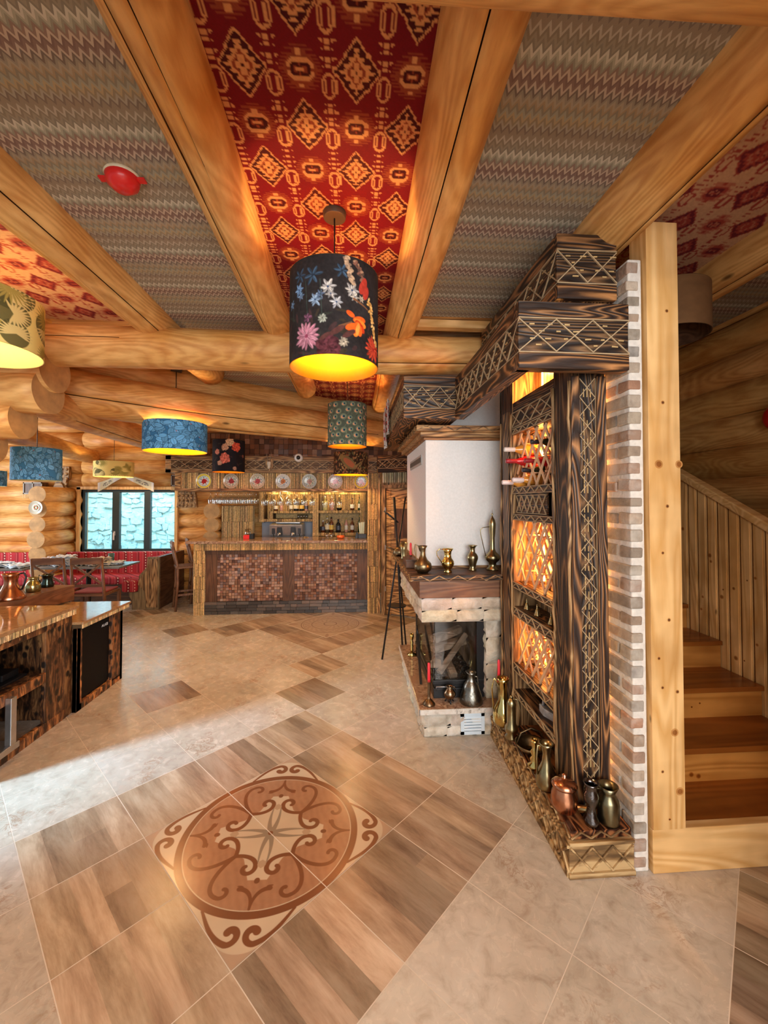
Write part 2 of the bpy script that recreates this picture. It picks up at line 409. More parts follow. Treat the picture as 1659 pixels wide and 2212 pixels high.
# ---------------------------------------------------------------- painting helpers (patterns as vertex colours)
class Canvas:
    def __init__(s, h, w, bg):
        s.h, s.w = h, w; s.a = np.empty((h, w, 3)); s.a[:] = lin(bg)
        s.Y, s.X = np.mgrid[0:h, 0:w].astype(float)
    def blend(s, mask, col, k=1.0):
        m = np.clip(mask, 0, 1)[..., None] * k; s.a = s.a * (1 - m) + np.array(lin(col)) * m
    def ell(s, cx, cy, rx, ry, ang, col, k=1.0, soft=1.0):
        R_ = int(max(rx, ry) + 3); x0, x1 = max(0, int(cx) - R_), min(s.w, int(cx) + R_ + 1); y0, y1 = max(0, int(cy) - R_), min(s.h, int(cy) + R_ + 1)
        if x0 >= x1 or y0 >= y1: return
        X = s.X[y0:y1, x0:x1] - cx; Y = s.Y[y0:y1, x0:x1] - cy
        ca, sa = math.cos(ang), math.sin(ang)
        d = np.sqrt(((X * ca + Y * sa) / max(rx, .3)) ** 2 + ((-X * sa + Y * ca) / max(ry, .3)) ** 2)
        m = np.clip((1 - d) * min(rx, ry) / soft + 0.5, 0, 1)[..., None] * k
        s.a[y0:y1, x0:x1] = s.a[y0:y1, x0:x1] * (1 - m) + np.array(lin(col)) * m
    def stroke(s, pts, r, col, k=1.0):
        """pts: list of (x, y, radius factor)"""
        M_ = np.zeros((s.h, s.w))
        for i in range(len(pts) - 1):
            x0, y0, f0 = pts[i]; x1, y1, f1 = pts[i + 1]
            rr = max(f0, f1) * r + 2
            a, b = int(max(0, min(x0, x1) - rr)), int(min(s.w, max(x0, x1) + rr + 1)); c, d = int(max(0, min(y0, y1) - rr)), int(min(s.h, max(y0, y1) + rr + 1))
            if a >= b or c >= d: continue
            X = s.X[c:d, a:b]; Y = s.Y[c:d, a:b]; dx, dy = x1 - x0, y1 - y0; L2 = dx * dx + dy * dy + 1e-9
            t = np.clip(((X - x0) * dx + (Y - y0) * dy) / L2, 0, 1)
            dist = np.hypot(X - x0 - t * dx, Y - y0 - t * dy)
            M_[c:d, a:b] = np.maximum(M_[c:d, a:b], np.clip(r * (f0 + (f1 - f0) * t) - dist + 0.5, 0, 1))
        s.blend(M_, col, k)
    def flower(s, cx, cy, r, n, col, col2, pw=0.32, rows=1, rot=0.0, squash=1.0):
        for q in range(rows):
            rr = r * (1 - q / (rows + 0.6)); 
            for k in range(n):
                a = rot + q * 0.4 + 2 * PI * k / n + random.uniform(-.16, .16); jl = random.uniform(.78, 1.15); jc = random.uniform(.62, 1.12)
                c = col if (k + q) % 2 else tuple(0.65 * x + 0.35 * y for x, y in zip(lin(col), lin(col2)))
                c = tuple(x * jc for x in lin(c)); an = math.atan2(math.sin(a) * squash, math.cos(a)); px, py = cx + math.cos(a) * rr * 0.6 * jl, cy + math.sin(a) * rr * 0.6 * squash * jl
                s.ell(px, py, rr * 0.45, rr * pw, an, c, 1, 1.2)
                if rr > 7:
                    s.ell(px - math.sin(a) * rr * pw * .45, py + math.cos(a) * rr * pw * .45, rr * 0.38, rr * pw * .38, an, tuple(x * .35 for x in c), .75, 1.0)
                    s.ell(px + math.sin(a) * rr * pw * .3, py - math.cos(a) * rr * pw * .3, rr * 0.30, rr * pw * .28, an, tuple(min(1, x * 1.45) for x in c), .6, 1.0)
        s.ell(cx, cy, r * 0.14, r * 0.14, 0, col2)
def smooth_noise(h, w, n, seed=0, octaves=3):
    g = np.random.default_rng(seed); out = np.zeros((h, w)); amp = 1
    for o in range(octaves):
        k = n * 2 ** o; G = g.random((k + 2, int(k * w / h) + 3)); ys = np.linspace(0, k, h); xs = np.linspace(0, G.shape[1] - 2, w)
        yi = ys.astype(int); xi = xs.astype(int); fy = (ys - yi)[:, None]; fx = (xs - xi)[None]
        yi = np.minimum(yi, k); xi = np.minimum(xi, G.shape[1] - 2)
        v = (G[yi][:, xi] * (1 - fy) * (1 - fx) + G[yi + 1][:, xi] * fy * (1 - fx) + G[yi][:, xi + 1] * (1 - fy) * fx + G[yi + 1][:, xi + 1] * fy * fx)
        out += v * amp; amp *= 0.5
    return out / out.max()
# ================================================================ STRUCTURE
FLOOR_O = (-0.414, 2.145, 0); FLOOR_R = R(-46.5); TM = 0.4335
def to_room(a, b):
    x, y = a * TM, b * TM; c, s = math.cos(FLOOR_R), math.sin(FLOOR_R)
    return FLOOR_O[0] + c * x - s * y, FLOOR_O[1] + s * x + c * y
woodcells = {(-3, 2), (-4, 3), (-5, 0), (4, 1), (-9, 2), (-8, 3), (2, -3), (3, -4), (0, -5), (-6, -3), (4, -2), (5, -6), (-12, 2), (-11, 0)}
def is_wood(i, j):
    for ca, cb in ((0, 0), (-6, 6), (6, -6), (6, 4)):
        if ca - 2 <= i < ca + 2 and cb - 2 <= j < cb + 2: return True
    return (i, j) in woodcells
def build_floor():
    g = MB(); corners = [(-7.4, -3.2), (3.4, -3.2), (3.4, 8.1), (-7.4, 8.1)]
    c, s = math.cos(-FLOOR_R), math.sin(-FLOOR_R)
    loc = [((x - FLOOR_O[0]) * c - (y - FLOOR_O[1]) * s, (x - FLOOR_O[0]) * s + (y - FLOOR_O[1]) * c) for x, y in corners]
    g.prism(loc, 'z', -0.10, -0.0004)
    gap = 0.0019; rnd = random.Random(3)
    for i in range(-17, 15):
        for j in range(-14, 18):
            x, y = to_room(i + .5, j + .5)
            if not (-7.3 < x < 3.3 and -3.1 < y < 8.0): continue
            x0, x1, y0, y1 = i * TM + gap, (i + 1) * TM - gap, j * TM + gap, (j + 1) * TM - gap
            if is_wood(i, j):
                g.mi = 2; n = 4; tq = rnd.choice((.86, .95, 1.0, 1.08)); e = [y0 + (y1 - y0) * (k / n + (rnd.uniform(-.05, .05) if 0 < k < n else 0)) for k in range(n + 1)]
                for k in range(n):
                    cut = x0 + (x1 - x0) * rnd.choice((0, 0, 0, 0, 0, .5))
                    for xa, xb in ((x0, cut), (cut, x1)):
                        if xb - xa < .01: continue
                        q = tq * rnd.choice((0.66, 0.86, 1.0, 1.0, 1.08, 1.2)) * rnd.uniform(.96, 1.04)
                        b = g.pts([(xa, e[k], 0), (xb, e[k], 0), (xb, e[k + 1], 0), (xa, e[k + 1], 0)])
                        g.face((b, b + 1, b + 2, b + 3), False, (q * rnd.uniform(.97, 1.04), q, q * rnd.uniform(.94, 1.0)))
            else:
                g.mi = 1; q = rnd.uniform(.94, 1.06)
                b = g.pts([(x0, y0, 0), (x1, y0, 0), (x1, y1, 0), (x0, y1, 0)])
                g.face((b, b + 1, b + 2, b + 3), False, (q, q, q * rnd.uniform(.97, 1.02)))
    return tag(g.build('floor', [M['grout'], M['stone'], M['woodtile']], loc=FLOOR_O, rot=(0, 0, FLOOR_R)), kind='structure')
floor = build_floor()

# ---- inlaid scroll medallion
def spiral(cx, cy, r0, r1, a0, a1, n=40, f0=1.0, f1=0.5):
    return [(cx + (r0 + (r1 - r0) * t) * math.cos(a0 + (a1 - a0) * t), cy + (r0 + (r1 - r0) * t) * math.sin(a0 + (a1 - a0) * t), f0 + (f1 - f0) * t) for t in np.linspace(0, 1, n)]
def bez(p0, p1, p2, p3, f=(1, 1), n=26):
    out = []
    for t in np.linspace(0, 1, n):
        u = 1 - t
        out.append((u**3 * p0[0] + 3*u*u*t * p1[0] + 3*u*t*t * p2[0] + t**3 * p3[0], u**3 * p0[1] + 3*u*u*t * p1[1] + 3*u*t*t * p2[1] + t**3 * p3[1], f[0] + (f[1] - f[0]) * t))
    return out
def medallion(kind):
    N = 460; S = N / 2.0
    CREAM, BROWN, DISC, GREY = (0.54, 0.43, 0.31), (0.185, 0.070, 0.032), (0.36, 0.185, 0.105), (0.27, 0.21, 0.15)
    cv = Canvas(N, N, CREAM)
    X = (cv.X - S) / S; Y = (cv.Y - S) / S; r = np.hypot(X, Y)
    nz = smooth_noise(N, N, 9, 3); st = smooth_noise(N, N, 60, 5, 2)
    cv.a *= (0.90 + 0.18 * nz)[..., None]
    W = lambda px: px * S
    if kind == 0:
        cr = 0.30   # wood corners outside the rounded cream field
        qx = np.maximum(np.abs(X) - (1 - cr), 0); qy = np.maximum(np.abs(Y) - (1 - cr), 0)
        cv.blend(((np.hypot(qx, qy) - cr) * S), (0.42, 0.29, 0.20))
        cv.blend((1.0 - r) * S, BROWN); cv.blend((0.925 - r) * S, CREAM); cv.blend((0.915 - r) * S, DISC)
        grain = smooth_noise(N, N, 14, 8)[:, ::-1] * 0.6 + 0.4 * (np.sin((X * 0.5 + Y * 1.0 + 0.10 * nz) * 70) * 0.5 + 0.5)
        m = (r < 0.915); cv.a[m] *= (0.86 + 0.20 * grain + 0.12 * (st - .5))[m][:, None]
        # central cream star field
        th = np.arctan2(Y, X)
        for k in range(4):
            a = k * PI / 2 + PI / 4
            u = X * math.cos(a) + Y * math.sin(a); v = -X * math.sin(a) + Y * math.cos(a)
            cv.blend((np.minimum(0.30 - np.abs(v) * 1.0 - 0.42 * np.clip(u - .12, 0, 1), 0.60 - u) * (u > 0)) * S, CREAM)
        cv.blend((0.40 - r) * S, CREAM)
        m = (r < 0.62); cv.a[m] *= (0.92 + 0.14 * nz)[m][:, None]
        rot = lambda pts, a: [(S + W(x * math.cos(a) - y * math.sin(a)), S + W(x * math.sin(a) + y * math.cos(a)), f) for x, y, f in pts]
        w = W(0.023)
        for k in range(4):
            a = k * PI / 2
            # C scrolls inside the disc, pairs mirrored about the diagonals and the axes
            for sgn in (1, -1):
                q = lambda pts: rot([(x, sgn * y, f) for x, y, f in pts], a)
                cv.stroke(q(bez((0.43, 0.0, .9), (0.66, 0.02, 1), (0.86, 0.14, 1), (0.80, 0.29, 1), (1.0, .9))), w, BROWN)
                cv.stroke(q(spiral(0.725, 0.285, 0.075, 0.03, 0.0, 3.6, 22, .9, .9)), w, BROWN)
                cv.stroke(q(bez((0.43, 0.0), (0.34, 0.07), (0.28, 0.20), (0.36, 0.275), (1.0, 1.1))), w, BROWN)
                cv.stroke(q(spiral(0.425, 0.225, 0.082, 0.03, 2.4, -1.6, 22, 1.1, 1.0)), w, BROWN)
            # fleurs pointing to the rim on the diagonals
            b = a + PI / 4
            for sgn in (1, -1):
                q = lambda pts: rot([(x, sgn * y, f) for x, y, f in pts], b)
                cv.stroke(q(bez((0.90, 0.0), (0.78, 0.0), (0.70, 0.05), (0.69, 0.15), (0.5, 1.0))), w * 1.1, BROWN)
                cv.stroke(q(bez((0.69, 0.15), (0.70, 0.12), (0.66, 0.10), (0.66, 0.17), (1.0, .3))), w * .9, BROWN)
                # outer corner scrolls
                cv.stroke(q(bez((0.90, 0.43), (1.00, 0.36), (1.16, 0.28), (1.21, 0.13), (0.5, 1.1))), w * 1.05, BROWN)
                cv.stroke(q(spiral(1.13, 0.105, 0.085, 0.035, 0.2, -3.9, 24, 1.1, 1.6)), w, BROWN)
            cv.stroke(rot([(0.60, 0, 1), (0.61, 0, 1)], b), W(0.028), BROWN)
            # grey petals of the central rose and small kites
            for sgn in (1, -1):
                cv.stroke(rot([(x, sgn * y, f) for x, y, f in bez((0.02, 0), (0.14, 0.02), (0.24, 0.06), (0.36, 0.14), (0.9, 0.2))], a + sgn * .30), w * 1.5, GREY)
            cv.stroke(rot([(0.37, 0, .4), (0.41, 0, 1.6), (0.45, 0, .4)], b), w * 1.2, (0.42, 0.30, 0.20))
        cv.blend((0.03 - r) * S, BROWN)
    else:
        cv.a *= np.array([0.82, 0.78, 0.76]); rr = r
        for q0, q1, cc in ((0.93, 0.90, (0.24, 0.15, 0.10)), (0.86, 0.84, (0.30, 0.2, 0.13)), (0.60, 0.57, (0.24, 0.15, 0.10)), (0.54, 0.53, (0.30, 0.2, 0.13)), (0.22, 0.18, (0.24, 0.15, 0.10))):
            cv.blend(np.minimum(q0 - rr, rr - q1) * S, cc)
        th = np.arctan2(Y, X)
        cv.blend(((np.sin(th * 24) * np.sin(rr * 34) > 0.1) & (rr > .62) & (rr < .82)).astype(float), (0.34, 0.23, 0.16), .7)
        cv.blend(((np.sin(th * 16 + rr * 20) > 0.3) & (rr > .25) & (rr < .50)).astype(float), (0.36, 0.25, 0.17), .7)
        for k in range(4):
            a = k * PI / 2 + PI / 4; cv.ell(S + W(1.18 * math.cos(a)), S + W(1.18 * math.sin(a)), W(.16), W(.05), a, (0.34, 0.23, 0.16))
        e = np.maximum(abs(X), abs(Y)); cv.blend((e - .96) * S, (0.62, 0.52, 0.42))
    return cv.a
def put_medallion(a0, b0, half, kind, z):
    C = medallion(kind); N = C.shape[0]; t = np.linspace(-half, half, N) * TM
    P = np.zeros((N, N, 3)); P[..., 0] = a0 * TM + t[None]; P[..., 1] = b0 * TM + t[:, None]; P[..., 2] = z
    o = grid_mesh('floor_medallion', P, C, M['tilepaint'], parent=floor, smooth=False)
    return tag(o, kind='structure')
put_medallion(0, 0, 0.995, 0, 0.0012)['label'] = 'inlaid brown scroll medallion set in the tiles'
put_medallion(-5.82, 5.82, 0.97, 1, 0.0012)['label'] = 'faded ringed medallion in front of the bar'
gm = MB()
gm.cur = WHITE
gm.box(-.995 * TM, .995 * TM, -0.0016, 0.0016, 0.0012, 0.0022)
tag(gm.build('grout_line', M['grout'], parent=floor), kind='structure')

# ---- ceiling and its fabric panels
cb = MB(); cb.box(-7.3, 3.3, -3.0, 8.0, 3.02, 3.12); tag(cb.build('ceiling', M['plank']), kind='structure')
def kilim(u0, u1, y0, y1, px, scheme, name):
    W = int((u1 - u0) / px); H = int((y1 - y0) / px)
    if scheme == 0: BG, CR, MID, DK = (0.145, 0.004, 0.009), (0.60, 0.27, 0.10), (0.24, 0.045, 0.018), (0.055, 0.004, 0.006)
    else: BG, CR, MID, DK = (0.58, 0.34, 0.20), (0.36, 0.06, 0.045), (0.46, 0.16, 0.10), (0.16, 0.02, 0.03)
    uu = (np.arange(W) + .5) * px + u0; yy = (np.arange(H) + .5) * px + y0
    U, Y = np.meshgrid(uu, yy); q = 0.0055
    U = np.floor(U / q) * q; Y = np.floor(Y / q) * q
    TW, TH = 0.352, 0.40
    Y = Y - 0.10
    C = np.empty((H, W, 3)); C[:] = BG
    def put(mask, col): C[mask] = col
    for k, (ou, oy) in enumerate(((0, 0), (.5, .5))):
        dx = (U / TW + ou) % 1.0 - .5; dy = (Y / TH + oy) % 1.0 - .5; dx = dx * TW; dy = dy * TH
        ax, ay = np.abs(dx), np.abs(dy)
        d = ax / 0.078 + ay / 0.105
        put((d < 1.0) & (d > 0.90), CR); put(d <= 0.90, DK)
        tooth = np.abs(((ay / 0.022) % 1.0) - .5) * 2
        put(d < 0.52 + 0.26 * tooth, CR)
        put(d < 0.44, MID); put((d < 0.30) & (d > .24), DK)
        put(((ax < 0.008) & (ay < 0.032)) | ((ay < 0.009) & (ax < 0.018)), CR); put((ax < .004) & (ay < .006), DK)
        # jagged flower
        ex = (U / TW + ou + .5) % 1.0 - .5; ex = ex * TW; ey = dy
        bx, by = np.abs(ex), np.abs(ey)
        e = np.hypot(bx / 0.068, by / 0.074)
        jag = (np.floor(by / 0.0055) % 2) * 0.22
        put(e < 0.98 - jag, MID)
        put((np.maximum(bx / 0.044, by / 0.038) < 1) & (bx + by < 0.062) & ~((bx > .028) & (by < .006)), CR); put((np.maximum(bx / 0.033, by / 0.024) < 1) & (bx + by < .046), DK); put((bx > .010) & (bx < .020) & (by < .010), MID); put((bx < .004) & (by > .008) & (by < .020), MID)
        put((bx < 0.012) & (by < 0.006), CR); put((np.abs(by - .050) < .008) & (bx < .008), CR)
    for ou in (0.25, 0.75):
        fx = ((U / TW + ou) % 1.0 - .5) * TW; fy = ((Y / (TH / 2) + .25) % 1.0 - .5) * TH / 2
        gx, gy = np.abs(fx), np.abs(fy)
        o = np.hypot(gx / 0.026, gy / 0.045); put((o < 1.0) & (o > 0.74), CR); put((gx > .007) & (gx < .012) & (gy < .022), CR)
        hy = np.abs(gy - 0.075); put((hy < 0.016) & (hy > 0.004) & (gx < hy + 0.008) & (np.abs(gx - .012) > .004), CR)
    g = np.random.default_rng(5).random((H, W)); C *= (0.90 + 0.16 * g)[..., None]
    P = np.zeros((H, W, 3)); P[..., 0] = np.linspace(u0, u1, W)[None]; P[..., 1] = np.linspace(y0, y1, H)[:, None]; P[..., 2] = 3.014
    return tag(grid_mesh(name, P, C, M['paint'], smooth=False), kind='structure')
kilim(-0.50, 0.29, 0.70, 5.9, 0.0052, 0, 'ceiling')
kilim(-2.36, -1.55, 0.70, 3.25, 0.0085, 1, 'ceiling')
kilim(1.30, 2.10, 0.70, 3.6, 0.0085, 1, 'ceiling')
def zig(u0, u1, y0, y1):
    m = MB(); b = m.pts([(u0, y0, 3.012), (u1, y0, 3.012), (u1, y1, 3.012), (u0, y1, 3.012)]); m.face((b, b + 3, b + 2, b + 1)); return tag(m.build('ceiling', M['zigzag']), kind='structure')
zig(-1.45, -0.60, 0.7, 5.4); zig(0.40, 1.20, 0.7, 3.0); zig(2.2, 2.80, 0.7, 4.6); zig(-3.3, -2.5, 0.7, 3.1)

# ---- round log beams
def log_beam(name, p0, p1, r, seed=0, taper=0.0, crack=None, label=None, n=64, segs=36, group=None):
    rnd = np.random.default_rng(seed); p0 = Vector(p0); p1 = Vector(p1); L = (p1 - p0).length
    segs = max(8, int(L * 9)); m = MB(); ph = rnd.random(6) * 6.28
    q_ = (p1 - p0).normalized().to_track_quat('Z', 'Y'); lx_, ly_ = q_ @ Vector((1, 0, 0)), q_ @ Vector((0, 1, 0))
    cr = []
    for (dx, dz), za, zb, dep in (crack or []):
        w_ = Vector((dx, 0, dz)) if abs((p1 - p0).normalized().y) > .5 else Vector((0, dx, dz)); k0 = round(math.atan2(w_.dot(ly_), w_.dot(lx_)) / (2 * PI) * n) % n
        cr.append((k0, za, zb, dep))
    rows = []
    for i in range(segs + 1):
        z = L * i / segs; rr = r * (1 + taper * (i / segs - .5)); ox = 0.006 * math.sin(z * 2.1 + ph[0]); oy = 0.006 * math.sin(z * 1.7 + ph[1])
        pts = []
        for k in range(n):
            a = 2 * PI * k / n
            q = rr * (1 + 0.012 * math.sin(3 * a + ph[2] + z * 1.1) + 0.010 * math.sin(2 * a + ph[3] - z * .8) + 0.008 * math.sin(5 * a + z * 3 + ph[4]))
            for k0, z0, z1, dep in cr:
                if k == k0 and z0 <= z <= z1: q -= dep * min(1, (z - z0) * 3 + .2, (z1 - z) * 3 + .2)
                da = ((k - k0 + n / 2) % n) - n / 2
                if abs(da) < 6 and z0 - .2 <= z <= z1 + .2: a += (-da * .80 if abs(da) <= 1 else 0) * 2 * PI / n + 0.05 * math.sin(z * 1.3 + ph[5])
            pts.append((ox + q * math.cos(a), oy + q * math.sin(a), z))
        rows.append(m.pts(pts))
    for i in range(segs):
        z = L * i / segs
        for k in range(n):
            dk = any((k == k0 or (k + 1) % n == k0) and z0 <= z < z1 for k0, z0, z1, dep in cr)
            m.face((rows[i] + k, rows[i] + (k + 1) % n, rows[i + 1] + (k + 1) % n, rows[i + 1] + k), not dk, (.16, .10, .06) if dk else None)
    m.mi = 1; m.face([rows[0] + k for k in range(n)][::-1]); m.face([rows[-1] + k for k in range(n)])
    o = m.build(name, [M['log'], M['end']], loc=p0)
    d = (p1 - p0).normalized()
    o.rotation_mode = 'QUATERNION'; o.rotation_quaternion = d.to_track_quat('Z', 'Y')
    if label: tag(o, label, 'beam', group)
    else: tag(o, kind='structure')
    return o
# local frame note: for beams running along +y, to_track_quat puts local x on world x and local y on world -z or so
Z0 = 3.0
log_beam('log_beam', (-0.575, 0.55, Z0), (-0.575, 5.02, Z0), 0.118, 1, -.04, [((-.45, -.9), 0, 4.4, .03), ((.1, -1), .1, 1.0, .01)], 'cracked log ceiling beam left of the red patterned ceiling strip')
log_beam('log_beam', (0.36, 0.55, Z0), (0.36, 5.75, Z0), 0.121, 2, -.04, [((-.25, -1), 0, 2.9, .03), ((-.75, -.6), 2.6, 5.0, .02)], 'cracked log ceiling beam right of the red patterned ceiling strip')
log_beam('log_beam', (-1.49, 0.55, Z0), (-1.49, 4.45, Z0), 0.137, 3, -.02, [((.5, -.8), .6, 3.2, .012)], 'log ceiling beam between the zigzag ceiling and the gold lamp')
log_beam('log_beam', (1.24, 0.55, Z0), (1.24, 3.4, Z0), 0.132, 4, 0, [((.15, -1), 0, 2.4, .025)], 'log ceiling beam running down to the tall pine post')
log_beam('log_beam', (2.15, 0.55, Z0), (2.15, 4.7, Z0), 0.135, 5, 0, [((-.3, -.9), 0.3, 3.4, .02)], 'shaded log ceiling beam above the stairs')
log_beam('log_beam', (-2.42, 0.55, Z0), (-2.42, 3.3, Z0), 0.135, 6, 0, None, 'log ceiling beam behind the gold leaf lamp')
log_beam('log_beam', (-6.9, 3.22, 2.80), (1.22, 3.22, 2.80), 0.150, 7, -.05, [((-.75, -.6), 6.6, 8.0, .012), ((-.9, .1), 3.0, 5.2, .008)], 'thick horizontal cross log that the ceiling beams rest on')
log_beam('log_beam', (-3.0, 0.74, 2.82), (2.9, 0.74, 2.82), 0.155, 8, 0, None, 'near cross log along the top edge of the picture')
log_beam('log_beam', (-2.98, 3.59, 2.63), (0.60, 6.21, 2.63), 0.195, 9, -.10, [((.5, -.1), .2, 3.9, .015), ((.5, -.75), 1.5, 3.3, .010)], 'long diagonal log beam passing behind the peacock lamp')
log_beam('log_beam', (-2.7, 3.95, 2.94), (0.60, 6.33, 2.94), 0.145, 10, 0, None, 'upper diagonal log lying on top of the long diagonal beam')
log_beam('log_beam', (-2.50, 3.30, 2.47), (-2.90, 7.72, 2.47), 0.132, 11, -.08, [((.6, -.6), .5, 3.9, .012)], 'log beam running back above the blue drum lamp')
log_beam('log_beam', (-3.85, 4.4, 2.45), (-4.60, 7.72, 2.45), 0.125, 12, -.05, None, 'log beam running back to the wall beside the small gold lamp')
log_beam('log_beam', (-6.9, 3.22, 2.62), (-2.20, 3.22, 2.62), 0.165, 13, 0, None, 'upper short log with sawn end under the cross log')
log_beam('log_beam', (-6.9, 3.20, 2.46), (-2.23, 3.20, 2.46), 0.165, 14, 0, None, 'lower short log with cracked sawn end under the cross log')
log_beam('log_beam', (-6.9, 3.22, 2.25), (-2.42, 3.22, 2.25), 0.14, 15, 0, None, 'third stepped log end at the left, above the blue lamp')
log_beam('log_beam', (-6.9, 3.22, 2.07), (-2.62, 3.22, 2.07), 0.135, 16, 0, None, 'lowest stepped log end at the left edge')

# ---- log walls
def log_wall(name, a0, a1, z0, z1, face, axis, side, pitch=0.24, ph=0.0, depth=0.16, parent=None):
    """courses of logs along 'x' (wall faces -y) or 'y' (wall faces -x or +x); phase keeps seams aligned between pieces"""
    m = MB(); rnd = random.Random(9)
    k0 = math.floor((z0 - ph) / pitch); k1 = math.ceil((z1 - ph) / pitch)
    n = max(2, int((a1 - a0) / .3))
    for k in range(k0, k1):
        rnd.seed(k * 7 + 1); q = rnd.uniform(.86, 1.06); col = (q, q * rnd.uniform(.95, .99), q * rnd.uniform(.88, .98))
        za, zb = max(z0, ph + k * pitch), min(z1, ph + (k + 1) * pitch); mid = ph + (k + .5) * pitch
        prof = []
        for t in np.linspace(za, zb, 11):
            h = (t - mid) / (pitch * 0.56); prof.append((face + side * (0.0 if False else (0.135 * (1 - math.sqrt(max(0, 1 - h * h))))), t))
        rows = []
        for i in range(n + 1):
            a = a0 + (a1 - a0) * i / n; w = 0.006 * math.sin(a * 2.3 + k * 1.7)
            rows.append(m.pts([((a, d + w, t) if axis == 'x' else (d + w, a, t)) for d, t in prof]))
        for i in range(n):
            for j in range(10):
                m.face((rows[i] + j, rows[i + 1] + j, rows[i + 1] + j + 1, rows[i] + j + 1), True, col)
        for rw, a in ((rows[0], a0), (rows[-1], a1)):
            b = m.pts([((a, face + side * depth, t) if axis == 'x' else (face + side * depth, a, t)) for t in (za, zb)])
            m.mi = 1; m.face([rw + j for j in range(11)] + [b + 1, b]); m.mi = 0
    if axis == 'x': m.box(a0, a1, face + side * depth, face + side * (depth + .05), z0, z1)
    else: m.box(min(face + side * depth, face + side * (depth + .05)), max(face + side * depth, face + side * (depth + .05)), a0, a1, z0, z1)
    return tag(m.build(name, [M['logx'] if axis == 'x' else M['logy'], M['end']], parent=parent), kind='structure')
WU0, WU1, WZ0, WZ1 = -4.75, -3.16, 0.76, 1.865
log_wall('wall_back', -7.2, WU0, 0, 3.02, 7.62, 'x', 1, ph=-0.008)
log_wall('wall_back', WU1, -1.60, 0, 3.02, 7.62, 'x', 1, ph=-0.008)
log_wall('wall_back', WU0, WU1, WZ1, 3.02, 7.62, 'x', 1, ph=-0.008)
log_wall('wall_back', WU0, WU1, 0, WZ0, 7.62, 'x', 1, ph=-0.008)
log_wall('wall_left', 5.0, 7.8, 0, 3.02, -7.0, 'y', -1, ph=-0.008)
log_wall('wall_right', -2.6, 4.9, 0, 3.02, 2.77, 'y', 1, pitch=.232, ph=2.063 - .232 * 9)
log_wall('wall_stair_end', 1.33, 2.9, 0, 3.02, 4.75, 'x', 1, pitch=.232, ph=2.063 - .232 * 9)
log_wall('wall_light_block', 1.35, 2.9, 0, 3.02, 0.02, 'x', 1)  # added out-of-view partition that keeps the daylight from behind off the stairs
# log end crossings (round ends of the partition logs)
def crossing(name, u, y0, y1, z0, z1, r, pitch):
    m = MB(); z = z0; k = 0
    while z < z1:
        rr = r * (1 + 0.06 * math.sin(k * 2.2)); du = 0.012 * math.sin(k * 3.1)
        c0, c1 = (u + du, y0 - 0.02 * math.sin(k * 1.9), z), (u + du, y1, z)
        b = len(m.f); m.cyl(c0, c1, rr, rr, 28); m.m[-2] = 1; m.m[-1] = 1
        z += pitch; k += 1
    return tag(m.build(name, [M['logy'], M['end']]), kind='structure')
crossing('trim_1', -4.95, 6.9, 7.7, 0.12, 1.86, 0.128, 0.235)
crossing('trim_2', -2.42, 7.28, 7.7, 0.08, 1.70, 0.130, 0.235)

# ---- dining window
def window():
    w = thing('window_1', 'three part dark framed window above the red bench', 'window', ((WU0 + WU1) / 2, 7.70, WZ0), kind='structure')
    hw = (WU1 - WU0) / 2; H = WZ1 - WZ0; fr = plain('anthracite window frame', (0.035, 0.05, 0.055), 0.4, var=.05)
    x = [-hw + .045, -hw + .50, -hw + .62, -hw + 1.04, -hw + 1.145, hw - .03]
    m = MB(); m.box(-hw, hw, -.03, .04, 0, .06); m.box(-hw, hw, -.03, .04, H - .05, H)
    for a, b in ((-hw, x[0]), (x[1], x[2]), (x[3], x[4]), (x[5], hw)): m.box(a, b, -.035, .04, 0, H)
    tag(m.build('window_frame', fr, w, bevel=.004), kind='structure')
    for a, b in ((0, 1), (2, 3), (4, 5)):
        p = MB(); p.box(x[a], x[b], -.004, .004, .06, H - .05); tag(p.build('window_pane', M['pane'], w), kind='structure')
    h = MB(); h.box(x[1] + .035, x[1] + .06, -.05, -.035, .30, .37); h.bar((x[1] + .047, -.06, .35), (x[1] + .047, -.065, .22), .022, .015)
    tag(h.build('window_handle', plain('white window handle', (.8, .8, .8), .3), w), kind='structure')
    s = MB(); s.box(-hw - .06, -hw, -.10, .03, -.04, H + .04); s.box(hw, hw + .05, -.10, .03, -.04, H + .04); s.box(-hw - .06, hw + .05, -.10, .03, H, H + .05)
    tag(s.build('window_trim', M['pineZ'], w), kind='structure')
window()
